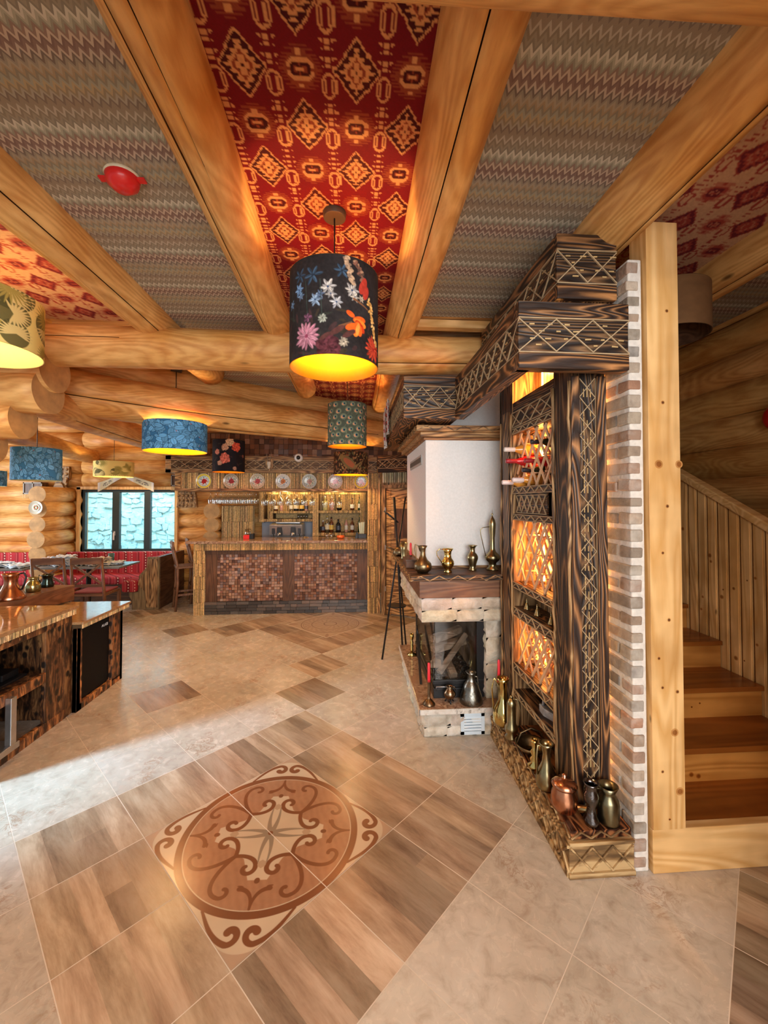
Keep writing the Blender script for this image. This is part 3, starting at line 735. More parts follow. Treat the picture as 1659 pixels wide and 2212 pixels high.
# outside: pale rubble wall across the yard
def rubble():
    m = MB(); rnd = random.Random(4); m.cur = WHITE; m.box(-8, -1.0, 10.03, 10.3, -.5, 3.6, col=(.62, .80, .86))
    z = -.3
    while z < 3.4:
        h = rnd.uniform(.07, .15); x = -8.0
        while x < -1.2:
            w = rnd.uniform(.10, .32); q = rnd.uniform(.88, 1.08)
            P = [(x + .006 + rnd.uniform(-.03, .03), z + .006 + rnd.uniform(-.03, .04)), (x + w * rnd.uniform(.4, .6), z + rnd.uniform(-.03, .02)), (x + w - .006, z + .006 + rnd.uniform(-.03, .04)), (x + w - .006 + rnd.uniform(-.04, .03), z + h - .006 + rnd.uniform(-.04, .03)), (x + w * rnd.uniform(.3, .6), z + h + rnd.uniform(-.03, .02)), (x + .006, z + h - .006 + rnd.uniform(-.03, .04))]
            m.prism(P, 'y', 10.0 + rnd.uniform(-.03, .03), 10.12, col=(q * .62, q * .92, q * 1.0)); x += w
        z += h
    t = NT('pale yard stone'); c = t.mix(1.0, t.ramp(t.noise(t.coord(), 5, 6, .7, .5), [(.3, (.48, .55, .56)), (.6, (.78, .84, .84))]), t.col(), 'MULTIPLY'); t.bump(t.noise(t.coord(), 9, 5), .8, .03)
    o = m.build('yard_wall', t.base(c, .9)); tag(o, kind='structure')
    g = MB(); g.box(-8, -1, 7.9, 10.1, -.3, -.15); tag(g.build('ground', plain('yard gravel', (.5, .55, .55), .9)), kind='structure')
rubble()

# ---- brick partition, tall pine post and sill
def brick_wall():
    m = MB(); rnd = random.Random(12); m.mi = 1; m.box(1.252, 1.316, 1.806, 4.6, 0.0, 2.765, col=(1, 1, 1)); m.mi = 0
    z = 0.012; k = 0; P = 0.0765
    cols = [(.34, .23, .17), (.38, .30, .23), (.30, .25, .20), (.36, .20, .13), (.42, .35, .28), (.22, .20, .18), (.36, .27, .20), (.33, .28, .22)]
    while z < 2.72:
        y = 1.799; first = True
        while y < 4.55:
            L = (0.20 if (k % 2) else 0.095) if first else 0.20
            x0 = 1.245 + rnd.uniform(-.006, .004); x1 = 1.322 + rnd.uniform(-.008, .0) - .017
            ya, yb = y + rnd.uniform(-.004, .004), y + L - .014; h = .057 + rnd.uniform(-.006, .006)
            c = rnd.choice(cols); q = rnd.uniform(.85, 1.2); c = tuple(min(1, v * q) for v in c)
            cz = z + .002
            m.prism([(ya + rnd.uniform(0, .006), cz + rnd.uniform(0, .008)), (yb, cz + rnd.uniform(0, .006)), (yb + rnd.uniform(-.004, .004), cz + h), (ya, cz + h - rnd.uniform(0, .008))], 'x', x0, x1, col=c)
            y += L; first = False
            if y > 2.2 and z > 0: break   # the rest of the wall is behind the shelf unit
        z += P; k += 1
    o = m.build('wall_middle', [M['brick'], M['mortar']], bevel=.006)
    return tag(o, kind='structure')
brick_wall()
def knot(m, p, ax, r, rnd):
    c = (.42, .26, .15) if r > .006 else (.18, .10, .06); p = Vector(p); a = Vector(ax)
    m.cyl(p - a * .001, p + a * .0008, r * 1.5, r * 1.5, 14, col=(.72, .58, .44)); m.cyl(p - a * .001, p + a * .0014, r, r, 12, col=c)
m = MB(); m.box(1.325, 1.475, 1.785, 1.90, 0.195, 2.93); _r = random.Random(6)
for kx, kz, kr in ((1.42, 2.52, .006), (1.395, 2.10, .006), (1.372, 1.82, .013), (1.468, 1.82, .012), (1.41, 1.63, .006), (1.385, 1.42, .005), (1.36, .95, .005), (1.375, .82, .005), (1.445, .80, .006), (1.41, 1.12, .006), (1.43, .62, .012), (1.45, .36, .012), (1.37, .45, .005), (1.40, .24, .004)): knot(m, (kx, 1.785, kz), (0, -1, 0), kr, _r)
tag(m.build('timber_post', M['pineZ'], bevel=.004), 'tall pale pine post between the brick pillar and the stairs', 'post')
m = MB(); m.box(1.325, 2.76, 1.79, 1.835, 0.0, 0.193); tag(m.build('timber_sill', M['pineX'], bevel=.004), 'pale pine board along the floor in front of the stairs', 'board')

# ---- staircase
def stairs():
    s = thing('staircase', 'varnished orange pine staircase rising behind the post', 'stairs', (1.9, 1.84, 0))
    ys = [1.80, 2.085, 2.36, 2.64, 2.92, 3.20, 3.50]; zs = [0.19, 0.37, 0.55, 0.725, 0.90, 1.08, 1.26]
    for k in range(7):
        y0 = ys[k] - (0.02 if k else -0.036); y1 = (ys[k + 1] if k < 6 else 4.6) + .01; w = .545
        m = MB(); m.box(-.56, w, y0 - 1.84, y1 - 1.84, zs[k] - .03, zs[k]); m.build('tread', M['tread'], s, bevel=.004)
        if k:
            m = MB(); m.box(-.56, .545, ys[k] - 1.84, ys[k] - 1.84 + .025, zs[k - 1], zs[k] - .03)
            for q_ in range(4): knot(m, (random.uniform(-.45, .5), ys[k] - 1.84, random.uniform(zs[k - 1] + .02, zs[k] - .05)), (0, -1, 0), random.choice((.004, .006, .009)), None)
            m.build('riser', M['riser'], s)
stairs()
def kneewall():
    s = thing('stair_side_wall', 'low vertical boarded wall beside the stairs with sloping cap', 'panelling', (2.45, 2.5, 0)); rnd = random.Random(5)
    top = lambda y: 1.837 + (y - 2.943) * 0.53
    m = MB(); y = 1.84
    while y < 4.3:
        y1 = y + .082; q = rnd.uniform(.85, 1.08); t0, t1 = min(2.5, top(y)) - .02, min(2.5, top(y1)) - .02
        for e_, x_ in ((.006, .005), (.014, .0)):
            m.prism([(y - 2.5 + e_, 0.0), (y1 - 2.5 - e_, 0), (y1 - 2.5 - e_, t1), (y - 2.5 + e_, t0)], 'x', x_, .03, col=(q, q * .97, q * .93))
        for q_ in range(2): knot(m, (0, y - 2.5 + random.uniform(.025, .06), random.uniform(.5, 1.5)), (-1, 0, 0), random.choice((.004, .007, .010)), None)
        m.prism([(y - 2.5, 0), (y1 - 2.5, 0), (y1 - 2.5, t1), (y - 2.5, t0)], 'x', .010, .03, col=(.25, .2, .15)); y = y1
    m.build('boards', M['pineZ'], s)
    c = MB(); c.bar((.02, 1.84 - 2.5, top(1.84)), (.02, 4.2 - 2.5, top(4.2)), .075, .05); c.build('cap', M['pineX'], s, bevel=.008)
kneewall()
# ================================================================ PENDANT LAMPS
def lamp(label, u, y, zb, r, h, canvas, lit=0, lining='lining', top=3.014, group=None, canopy=True):
    az = math.atan2(u, y)
    t = thing('pendant_lamp', label, 'lamp', (u, y, zb), -az, group)
    A = canvas.a; H, W = A.shape[:2]; th = np.linspace(-PI, PI, W)
    P = np.zeros((H, W, 3)); P[..., 0] = r * np.sin(th)[None]; P[..., 1] = -r * np.cos(th)[None]; P[..., 2] = np.linspace(h, 0, H)[:, None]
    grid_mesh('lamp_shade', P, A, M['paint'], t)
    ri = r - .004; m = MB(); n = 48
    rows = [m.pts([(q * math.cos(2 * PI * k / n), q * math.sin(2 * PI * k / n), z) for k in range(n)]) for q, z in ((r, -.001), (ri, -.001), (ri, h + .001), (r, h + .001))]
    for a, b in ((0, 1), (1, 2), (2, 3)):
        for k in range(n): m.face((rows[a] + k, rows[a] + (k + 1) % n, rows[b] + (k + 1) % n, rows[b] + k), a == 1)
    m.build('shade_lining', M[lining], t)
    fr = MB()
    for k in range(3):
        a = k * 2 * PI / 3; fr.cyl((0, 0, h * .80), (ri * math.cos(a), ri * math.sin(a), h * .93), .003, n=6)
    fr.cyl((0, 0, h * .68), (0, 0, h * .84), .02, n=12); holder = fr.build('lamp_holder', M['blackm'], t)
    b = MB(); b.sphere((0, 0, h * .60), .03, 12, 8, sc=(1, 1, 1.3)); b.build('bulb', M['bulb'] if lit else M['clear'], holder)
    if canopy:
        d = MB(); d.cyl((0, 0, top - zb - .028), (0, 0, top - zb), .052, .055, 28); d.build('canopy', plain('brown lamp canopy', (.06, .045, .03), .5, var=.05), t, bevel=.003)
    c = MB(); c.cyl((0, 0, h * .8), (0, 0, top - zb - (.01 if canopy else 0)), .0035, n=6); c.build('cord', M['blackm'], t)
    if lit: point('bulb_light', (u, y, zb + h * .60 - .045), lit, WARM, .035)
    return t

def cv_main():
    H, W = 190, 560; cv = Canvas(H, W, (0.020, 0.016, 0.016)); n = smooth_noise(H, W, 6, 2); cv.a += (n[..., None] ** 2) * np.array([.022, .018, .018])
    X = lambda fx: W * (.5 + math.asin(max(-1, min(1, fx))) / (2 * PI)); Y = lambda f: H * f
    # folds of dark foliage
    for k in range(60):
        cv.ell(random.uniform(0, W), random.uniform(.55 * H, H), random.uniform(6, 16), random.uniform(2, 5), random.uniform(0, 3), random.choice([(.05, .035, .02), (.035, .04, .03), (.07, .03, .03)]), .7)
    for fx, fy, s, kk in ((-.72, .17, 9, .45), (-.45, .20, 11, .4), (.15, .16, 9, .3)): cv.flower(X(fx), Y(fy), s * 1.6, 6, (.06, .11, .18), (.02, .03, .05), .16)
    B1, B2, C1 = (.22, .38, .62), (.03, .06, .14), (.78, .70, .62)
    for fx, fy, s, c in ((-.74, .31, 12, B1), (-.90, .42, 9, B1), (-.40, .45, 13, (.34, .46, .62)), (-.14, .33, 15, C1), (.36, .34, 14, C1), (.04, .48, 12, (.62, .60, .60)), (.56, .40, 7, (.8, .6, .4)), (-.70, .38, 8, (.2, .3, .45)), (-.08, .40, 10, (.5, .46, .42)), (.42, .40, 9, (.7, .6, .48)), (-.30, .40, 8, (.16, .22, .34))):
        cv.flower(X(fx), Y(fy), s, 6, c, B2, .17, 2)
    for fx in (-.9, -.6, -.3): cv.stroke([(X(fx), Y(.25), .6), (X(fx + .04), Y(.6), .6)], 1.2, (.04, .06, .05))
    cv.flower(X(-.58), Y(.80), 27, 16, (.62, .28, .36), (.30, .06, .11), .13, 4, squash=.9); cv.flower(X(-.56), Y(.62), 9, 5, (.22, .09, .15), (.12, .04, .08), .3)
    cv.flower(X(-.12), Y(.93), 24, 9, (.12, .03, .04), (.07, .015, .02), .4, 3)
    cv.flower(X(-.25), Y(.64), 8.5, 9, (.42, .44, .36), (.06, .06, .05), .24, 2); cv.flower(X(.19), Y(.87), 9, 9, (.55, .46, .34), (.06, .05, .04), .24, 2)
    for k in range(7):
        a = k * .5 - .6; cv.ell(X(.44) + 10 * math.cos(a), Y(.66) + 13 * math.sin(a), 14, 7, a + .4, ((.90, .13, .015), (.95, .25, .03), (.62, .05, .01))[k % 3], 1)
    cv.ell(X(.33), Y(.58), 9, 5, .5, (.85, .11, .015)); cv.ell(X(.48), Y(.72), 4, 12, .2, (.98, .35, .06))
    cv.flower(X(.84), Y(.86), 24, 15, (.80, .09, .04), (.42, .02, .02), .13, 4)
    for k in range(46):
        f = k / 46; cv.ell(X(.74 + .16 * f) + random.uniform(-5, 5), Y(.38 + .42 * f) + random.uniform(-3, 3), 4.5, 2.2, random.uniform(0, 3), random.choice([(.85, .45, .12), (.62, .30, .08), (.95, .60, .22)]))
    for k in range(30):
        f = k / 30; cv.ell(X(.24 + .14 * f) + random.uniform(-4, 4), Y(.02 + .26 * f), 4.5, 3, random.uniform(0, 3), random.choice([(.55, .36, .22), (.30, .20, .14), (.70, .46, .28)]))
        cv.ell(X(.45 + .20 * f) + random.uniform(-4, 4), Y(.05 + .22 * f) + random.uniform(-3, 3), 5, 2.5, random.uniform(0, 3), random.choice([(.28, .12, .08), (.12, .07, .05), (.45, .25, .15)]))
    for fx, fy in ((.62, .24), (.66, .32), (.58, .28)): cv.ell(X(fx), Y(fy), 7, 14, .3, (.55, .05, .03))
    for a, b in (((.40, .42), (.70, .48)), ((.1, .72), (.35, .66)), ((-.05, .80), (.20, .70))): cv.stroke([(X(a[0]), Y(a[1]), 1), (X(b[0]), Y(b[1]), .6)], 2.2, (.22, .09, .04))
    for fx, fy, s in ((.05, .76, 11), (.30, .78, 10), (-.2, .82, 8)): cv.ell(X(fx), Y(fy), s * 1.5, s * .5, -.6, (.10, .035, .03))
    cv.a *= (0.62 + 0.62 * smooth_noise(H, W, 46, 9, 2))[..., None]
    # back side repeat
    h = W // 2; cv.a[:, :W // 4] = np.roll(cv.a, h, axis=1)[:, :W // 4]; cv.a[:, -W // 4:] = np.roll(cv.a, h, axis=1)[:, -W // 4:]
    return cv
def cv_peacock():
    H, W = 150, 440; cv = Canvas(H, W, (.10, .12, .085)); n = smooth_noise(H, W, 12, 5)
    for k in range(900):
        x, y = random.uniform(0, W), random.uniform(0, H); cv.stroke([(x, y, 1), (x + random.uniform(-7, 7), y + random.uniform(4, 10), .5)], .8, random.choice([(.20, .24, .15), (.06, .06, .04), (.26, .30, .20), (.13, .10, .05)]), .7)
    for j in range(7):
        for i in range(15):
            x = (i + .5 * (j % 2) + random.uniform(-.2, .2)) * W / 15; y = (j + .5 + random.uniform(-.2, .2)) * H / 7; s = random.uniform(.8, 1.15)
            cv.ell(x, y, 11 * s, 9.5 * s, 0, (.24, .30, .20)); cv.ell(x, y, 9.6 * s, 8 * s, 0, (.10, .13, .08)); cv.ell(x, y, 8.4 * s, 7 * s, 0, (.30, .32, .18))
            cv.ell(x - 2.5, y + 1.5, 6.5 * s, 5.2 * s, -.3, (.80, .38, .20)); cv.ell(x + 1, y - .5, 4.6 * s, 4.4 * s, 0, (.07, .20, .24)); cv.ell(x + 2, y, 2.4 * s, 2.8 * s, 0, (.01, .012, .02))
    return cv
def cv_leaf(seed, c0=(.04, .17, .36), c1=(.14, .40, .70), dk=(.010, .03, .07)):
    random.seed(seed); H, W = 110, 560; cv = Canvas(H, W, c0)
    for k in range(430):
        x, y = random.uniform(0, W), random.uniform(0, H); a = random.uniform(0, 6.28); s = random.uniform(8, 15); q = random.uniform(.7, 1.25)
        cv.ell(x, y, s + 1.1, s * .55 + 1.1, a, dk); cv.ell(x, y, s, s * .55, a, tuple(v * q for v in c1))
        cv.stroke([(x - s * math.cos(a), y - s * math.sin(a), .6), (x + s * math.cos(a), y + s * math.sin(a), .6)], .9, tuple(v * .45 for v in c1))
    for k in range(22): cv.ell(random.uniform(0, W), random.uniform(0, H), 2.2, 1.4, 0, (.45, .10, .08))
    return cv
def cv_roses():
    random.seed(5); H, W = 120, 360; cv = Canvas(H, W, (.014, .010, .012)); X = lambda fx: W * (.5 + math.asin(fx) / (2 * PI)); Y = lambda f: H * f
    for k in range(50): cv.ell(random.uniform(0, W), random.uniform(0, H), random.uniform(4, 10), 2.5, random.uniform(0, 3), random.choice([(.035, .03, .02), (.05, .02, .02)]), .8)
    for fx, fy, s, c in ((.05, .10, 15, (.80, .50, .28)), (-.25, .26, 13, (.72, .40, .24)), (.45, .24, 17, (.86, .12, .06)), (-.25, .60, 19, (.85, .20, .13)), (-.70, .40, 10, (.80, .28, .18)), (-.55, .74, 9, (.7, .35, .22)), (.35, .90, 7, (.6, .3, .2)), (.85, .5, 6, (.3, .1, .06))):
        cv.flower(X(fx), Y(fy), s, 9, c, tuple(v * .35 for v in c), .34, 4)
    return cv
def cv_bird():
    random.seed(6); H, W = 70, 380; cv = Canvas(H, W, (.045, .020, .010))
    for k in range(420):
        x, y = random.uniform(0, W), random.uniform(0, H); cv.ell(x, y, random.uniform(3, 6), random.uniform(1.3, 2.4), random.uniform(0, 3), random.choice([(.34, .16, .06), (.20, .09, .03), (.42, .22, .08), (.12, .12, .05), (.36, .10, .04)]))
    c = W / 2; cv.ell(c - 10, 34, 32, 15, .6, (.20, .13, .05)); cv.ell(c - 6, 36, 24, 9, .6, (.42, .12, .05)); cv.ell(c - 34, 16, 9, 8, 0, (.26, .15, .05)); cv.stroke([(c + 10, 48, 1), (c + 44, 30, .5), (c + 52, 12, .4)], 3, (.26, .16, .06))
    return cv
def cv_gold(seed):
    random.seed(seed); H, W = 130, 620; cv = Canvas(H, W, (.92, .72, .24))
    for k in range(30):
        x, y = random.uniform(0, W), random.uniform(0, H); s = random.uniform(24, 42); a0 = random.uniform(0, 6.28); dark = k % 2
        if dark: cv.ell(x, y, s, s * .8, a0, (.10, .09, .03), .9)
        for q in range(15):
            a = a0 - 1.9 + q * 3.8 / 14
            cv.stroke([(x, y, .3), (x + .55 * s * math.cos(a), y + .55 * s * math.sin(a), 1), (x + s * math.cos(a), y + s * math.sin(a), .2)], 2.3, (.80, .62, .24) if dark else (.42, .33, .08))
    return cv
lamp('large drum lamp in black fabric with blue, pink and orange painted flowers', -0.094, 1.95, 2.272, 0.205, 0.425, cv_main(), 25)
random.seed(21)
lamp('drum lamp with green peacock feather eyes, hanging before the bar', -0.072, 4.3, 2.218, 0.20, 0.43, cv_peacock(), 26)
lamp('wide shallow blue leaf-print drum lamp near the window side', -1.826, 4.4, 2.162, 0.30, 0.285, cv_leaf(3), 28)
lamp('smaller deep blue leaf-print drum lamp left of the window', -3.311, 4.6, 1.873, 0.212, 0.33, cv_leaf(4, (.07, .28, .55), (.20, .55, .92)), 0, 'liningp', top=3.02, canopy=False)
lamp('black drum lamp with red and cream roses over the bar counter', -1.674, 5.7, 2.046, 0.205, 0.42, cv_roses(), 24, top=3.02)
lamp('low brown drum lamp with a bird pattern, under the peacock lamp', -0.045, 5.7, 2.017, 0.232, 0.30, cv_bird(), 22, top=3.02)
lamp('small pale gold drum lamp with dark leaf motifs above the window', -3.806, 6.9, 2.047, 0.275, 0.235, cv_gold(8), 14, 'liningp', top=3.02, canopy=False)
lamp('gold palm leaf drum lamp cut by the left edge', -2.077, 2.4, 2.472, 0.31, 0.30, cv_gold(9), 12, 'liningp')
_c = Canvas(60, 200, (.17, .085, .035)); _c.a *= (0.8 + .4 * smooth_noise(60, 200, 10, 2))[..., None]
lamp('unlit plain brown drum lamp above the stairs', 1.792, 2.25, 2.592, 0.205, 0.26, _c, 0, 'darkx', canopy=False)
lamp('dark blue drum lamp just inside the left edge by the log wall', -4.80, 5.8, 1.856, 0.205, 0.20, cv_leaf(12), 0, 'liningp', top=3.02, canopy=False)
random.seed(30)

# smoke detector in its red dust cover
t = thing('smoke_detector', 'red covered smoke detector on the zigzag ceiling panel', 'smoke detector', (-0.965, 1.784, 3.012))
m = MB(); m.lathe([(.066, 0), (.07, -.008), (.062, -.016)][::-1], 28); m.build('base_ring', plain('cream plastic', (.75, .68, .5), .5), t)
m = MB(); m.lathe([(.0, -.062), (.034, -.062), (.045, -.052), (.060, -.040), (.066, -.014), (.064, -.010)], 28, closed_bottom=False); m.box(-.092, .092, -.014, .014, -.022, -.014)
m.build('cover', M['plastic_red'], t)
# red fitting on the right wall
t = thing('alarm_bell', 'dark red round fitting on the log wall, cut by the right edge', 'alarm', (2.74, 2.50, 2.20))
m = MB(); m.lathe([(.085, 0), (.08, .03), (.05, .055), (.0, .06)], 24); m.build('bell', M['plastic_red'], t, rot=(0, R(-90), 0))
# ================================================================ carved timber helpers
def carved(mb, lat, o, U, V, Nn, w, h, n=None, border=True, ticks=True, bar=.007, out=.006, seed=1, half=False):
    """raised lattice of crossing strips on the rectangle o + u*U + v*V (u in 0..w, v in 0..h); Nn is the outward normal"""
    o, U, V, Nn = Vector(o), Vector(U), Vector(V), Vector(Nn); rnd = random.Random(seed)
    P = lambda u, v, d=0.0: o + U * u + V * v + Nn * (out * .5 + d)
    n = n or max(1, round(w / h))
    if n < 1: n = 1
    s = w / n
    for k in range(n):
        j = lambda: rnd.uniform(-.02, .02) * h
        if half:
            lat.bar(P(k * s, .04 * h), P((k + .5) * s, h * .96 + j()), bar, out, Nn); lat.bar(P((k + .5) * s, h * .96), P((k + 1) * s, .04 * h), bar, out, Nn)
        else:
            lat.bar(P(k * s, .03 * h), P((k + 1) * s, h * .97 + j()), bar, out, Nn); lat.bar(P(k * s, h * .97, .001), P((k + 1) * s, .03 * h + j(), .001), bar, out, Nn)
    if border:
        lat.bar(P(0, 0), P(w, 0), bar, out, Nn); lat.bar(P(0, h), P(w, h), bar, out, Nn)
    if ticks:
        for k in range(int(n * 2 + 1)):
            for r_ in (.22, .40, .62, .82):
                if rnd.random() < .75:
                    u = (k * .5 + (.25 if r_ in (.40, .82) else 0) + rnd.uniform(-.05, .05)) * s; L = rnd.uniform(.05, .10) * h * 2
                    if 0.02 < u < w - L: mb.bar(P(u, r_ * h, -.001), P(u + L, r_ * h + rnd.uniform(-.01, .01) * h, -.001), bar * 1.3, out * .6, Nn)

def box_beam(label, x0, x1, y0, y1, z0, z1, faces, name='carved_box_beam', hollow=0):
    """scorched timber box beam: three stacked boards per side, carved lattice on the middle one"""
    t = thing(name, label, 'beam', ((x0 + x1) / 2, (y0 + y1) / 2, z0)); cx, cy = (x0 + x1) / 2, (y0 + y1) / 2
    h = z1 - z0; a, b = h * .24, h * .75; X0, X1, Y0, Y1 = x0 - cx, x1 - cx, y0 - cy, y1 - cy
    ax = 'x' if (x1 - x0) > (y1 - y0) else 'y'
    def three(m, x0, x1, y0, y1, ix, iy):
        m.box(x0, x1, y0, y1, 0, a - .002, col=(2.3, 2.0, 1.6)); m.box(x0 + ix, x1 - ix, y0 + iy, y1 - iy, a - .002, b + .002); m.box(x0, x1, y0, y1, b + .002, h, col=(1.5, 1.35, 1.2))
    m = MB(); three(m, X0, X0 + hollow if hollow else X1, Y0 + (.03 if '-y' in faces else 0), Y1 - (.03 if '+y' in faces else 0), .006 if '-x' in faces else 0, 0); m.build('side_boards', M['burnty'], t, bevel=.004)
    m = MB()
    if '-y' in faces: three(m, X0 - .0005, X1 + .0005, Y0, Y0 + (hollow or .03), 0, .006)
    if m.v: m.build('front_boards', M['burntx'], t, bevel=.004)
    L = MB(); tk = MB(); lat = []
    for f in faces:
        k = dict(bar=.0048, out=.007, seed=len(L.v) + 3)
        if f == '-y': carved(tk, L, (X0, Y0 + .006, a), (1, 0, 0), (0, 0, 1), (0, -1, 0), X1 - X0, b - a, **k)
        if f == '+y': carved(tk, L, (X0, Y1 - .006, a), (1, 0, 0), (0, 0, 1), (0, 1, 0), X1 - X0, b - a, **k)
        if f == '-x': carved(tk, L, (X0 + .006, Y0, a), (0, 1, 0), (0, 0, 1), (-1, 0, 0), Y1 - Y0, b - a, **k)
        if f == '+x': carved(tk, L, (X1 - .006, Y0, a), (0, 1, 0), (0, 0, 1), (1, 0, 0), Y1 - Y0, b - a, **k)
    if L.v: L.merge(tk).build('lattice', [M['carve'], M['carvegold']], t)
    return t
box_beam('lower carved scorched box beam above the wine shelf', 0.730, 1.243, 1.79, 2.965, 2.246, 2.548, ('-y', '-x'), hollow=.065)
box_beam('upper set back carved box beam above the wine shelf', 0.945, 1.235, 1.86, 3.02, 2.600, 2.908, ('-y', '-x'))
box_beam('short carved box beam crossing in front of the chimney', 0.355, 0.752, 2.965, 3.25, 2.252, 2.562, ('-y', '-x'))
box_beam('carved box beam running back from the chimney to the bar', 0.357, 0.60, 3.255, 5.0, 2.262, 2.562, ('-x',))

# ---------------------------------------------------------------- wine shelf
PZ = 0.185
def wine_shelf():
    t = thing('wine_shelf', 'tall scorched wood wine shelf with lit lattice compartments on a plinth', 'shelf', (1.05, 1.80, 0)); lx = lambda x: x - 1.05; ly = lambda y: y - 1.80
    # plinth: slanting front edge follows from (.945,1.80) to (.975,2.92)
    m = MB(); m.prism([(lx(.945), 0), (lx(1.242), 0), (lx(1.242), ly(2.92)), (lx(.972), ly(2.92))], 'z', 0, .15); m.build('plinth', M['plinthw'], t)
    m = MB(); m.prism([(lx(.962), .018), (lx(1.243), .018), (lx(1.243), ly(2.925)), (lx(.984), ly(2.925))], 'z', .15, PZ, col=(.8, .7, .62)); m.build('plinth_top', wood('varnished scorched top', (.30, .13, .055), (.10, .035, .018), 'y', 3, .25, 16, .7, .3, deep=(.03, .012, .008)), t)
    L = MB(); tk = MB()
    L.box(lx(.940), lx(1.244), -.012, .0, 0, .022); L.box(lx(.945), lx(1.243), -.008, 0, .138, .152)
    carved(tk, L, (lx(.95), 0, .024), (1, 0, 0), (0, 0, 1), (0, -1, 0), .288, .110, n=3, ticks=False, bar=.008, out=.009, border=False)
    carved(tk, L, (lx(.962), .018, .153), (1, 0, 0), (0, 0, 1), (0, -1, 0), .275, .030, n=3, ticks=False, bar=.007, out=.008, border=False, half=True)
    d = Vector((.027, 1.12, 0)).normalized(); nrm = Vector((-d.y, d.x, 0))
    L.bar((lx(.941), 0, .011), (lx(.968), ly(2.92), .011), .012, .022, (0, 0, 1))
    carved(tk, L, (lx(.945), 0, .024), d, (0, 0, 1), nrm, 1.118, .110, n=11, ticks=False, bar=.008, out=.009, border=True)
    carved(tk, L, (lx(.962), .02, .153), d, (0, 0, 1), nrm, 1.09, .030, n=11, ticks=False, bar=.008, out=.008, border=False, half=True)
    L.build('plinth_carving', M['plinthw'], t, bevel=.0015)
    # uprights
    m = MB(); m.box(lx(1.052), lx(1.085), ly(1.955), ly(2.125), PZ, 2.57); m.build('near_side_board', M['burntz'], t, bevel=.003)
    m = MB(); m.box(lx(1.050), lx(1.092), ly(1.938), ly(1.955), PZ, 2.262, col=(1.9, 1.7, 1.5)); m.box(lx(1.178), lx(1.226), ly(1.938), ly(1.955), PZ, 2.262, col=(1.9, 1.7, 1.5)); m.box(lx(1.085), lx(1.226), ly(1.955), ly(1.985), PZ, 2.55)
    m.build('front_post', M['burntz'], t, bevel=.003)
    m = MB(); tk2 = MB(); carved(tk2, m, (lx(1.092), ly(1.955), PZ), (0, 0, 1), (1, 0, 0), (0, -1, 0), 2.07, .086, n=22, ticks=False, bar=.0036, out=.006)
    rnd = random.Random(8); z = PZ + .05
    while z < 2.2:
        for q in (.3, .5, .7):
            if rnd.random() < .7: tk2.bar((lx(1.092 + .086 * q), ly(1.953), z), (lx(1.092 + .086 * q), ly(1.953), z + rnd.uniform(.02, .045)), .004, .004, (0, -1, 0))
        z += .047
    m.merge(tk2).build('post_lattice', [M['carve'], M['carvegold']], t)
    # knobbly live edges of the near board
    e = MB(); rnd = random.Random(2)
    for yy, xx in ((1.958, 1.050), (2.122, 1.050)):
        path = []; z = PZ
        while z < 2.262: path.append((lx(xx + rnd.uniform(-.008, .002)), ly(yy + rnd.uniform(-.008, .008)), z)); z += rnd.uniform(.05, .11)
        e.tube(path, [rnd.uniform(.006, .011) for _ in path], 7)
    e.build('live_edge', M['scorchz'], t)
    m = MB(); m.box(lx(1.048), lx(1.085), ly(2.70), ly(2.90), PZ, 2.57, col=(1.3, 1.2, 1.1)); m.box(lx(1.038), lx(1.05), ly(2.74), ly(2.85), PZ, 2.262, col=(2.2, 2.2, 2.0)); m.build('far_post', M['burntz'], t, bevel=.006)
    e = MB(); 
    for yy in (2.70, 2.895):
        path = []; z = PZ
        while z < 2.262: path.append((lx(1.046 + rnd.uniform(-.006, .002)), ly(yy + rnd.uniform(-.006, .006)), z)); z += rnd.uniform(.05, .12)
        e.tube(path, [rnd.uniform(.005, .010) for _ in path], 7)
    e.build('live_edge', M['scorchz'], t)
    # back, sides
    m = MB(); m.box(lx(1.205), lx(1.213), ly(1.985), ly(2.90), PZ, 2.58); m.box(lx(1.05), lx(1.205), ly(2.69), ly(2.70), PZ, 2.57); m.box(lx(1.085), lx(1.205), ly(2.125), ly(2.135), PZ, 2.57)
    m.build('back_panel', M['scorchz'], t)
    # rails, carved fronts and shelves
    Y0, Y1 = ly(2.125), ly(2.70); N_ = (-1, 0, 0)
    def rail(name, z0, z1, carv=True, half=False, depth=.155):
        m = MB(); m.box(lx(1.052), lx(1.052 + depth), Y0, Y1, z0, z1, col=(1.3, 1.2, 1.1)); m.build(name, M['burnty'], t, bevel=.003)
        if carv:
            L = MB(); T = MB(); carved(T, L, (lx(1.052), Y0, z0 + .004), (0, 1, 0), (0, 0, 1), N_, Y1 - Y0, z1 - z0 - .008, n=4 if not half else 5, ticks=False, bar=.0042, out=.006, half=half)
            L.build('rail_carving', M['carve'], t)
    rail('top_rail', 2.245, 2.305, False); rail('carved_front', 2.135, 2.24, True, depth=.02); rail('shelf_rail', 2.092, 2.132, True, True)
    rail('shelf_rail', 1.700, 1.748, True, True); 
    m = MB(); m.box(lx(1.07), lx(1.08), Y0 + .12, Y1 - .02, 1.57, 1.70, col=(1.5, 1.4, 1.3)); L = MB(); carved(MB(), L, (lx(1.07), Y0 + .13, 1.58), (0, 1, 0), (0, 0, 1), N_, .42, .11, n=5, ticks=False, bar=.005)
    m.build('carved_front', M['burnty'], t); L.build('rail_carving', M['carve'], t)
    rail('shelf_rail', 1.530, 1.572, True, True); rail('shelf_rail', 1.085, 1.128, True, True); rail('shelf_rail', .905, .965, True, True); rail('shelf_rail', .545, .600, True, True); rail('shelf_rail', .385, .425, True, True)
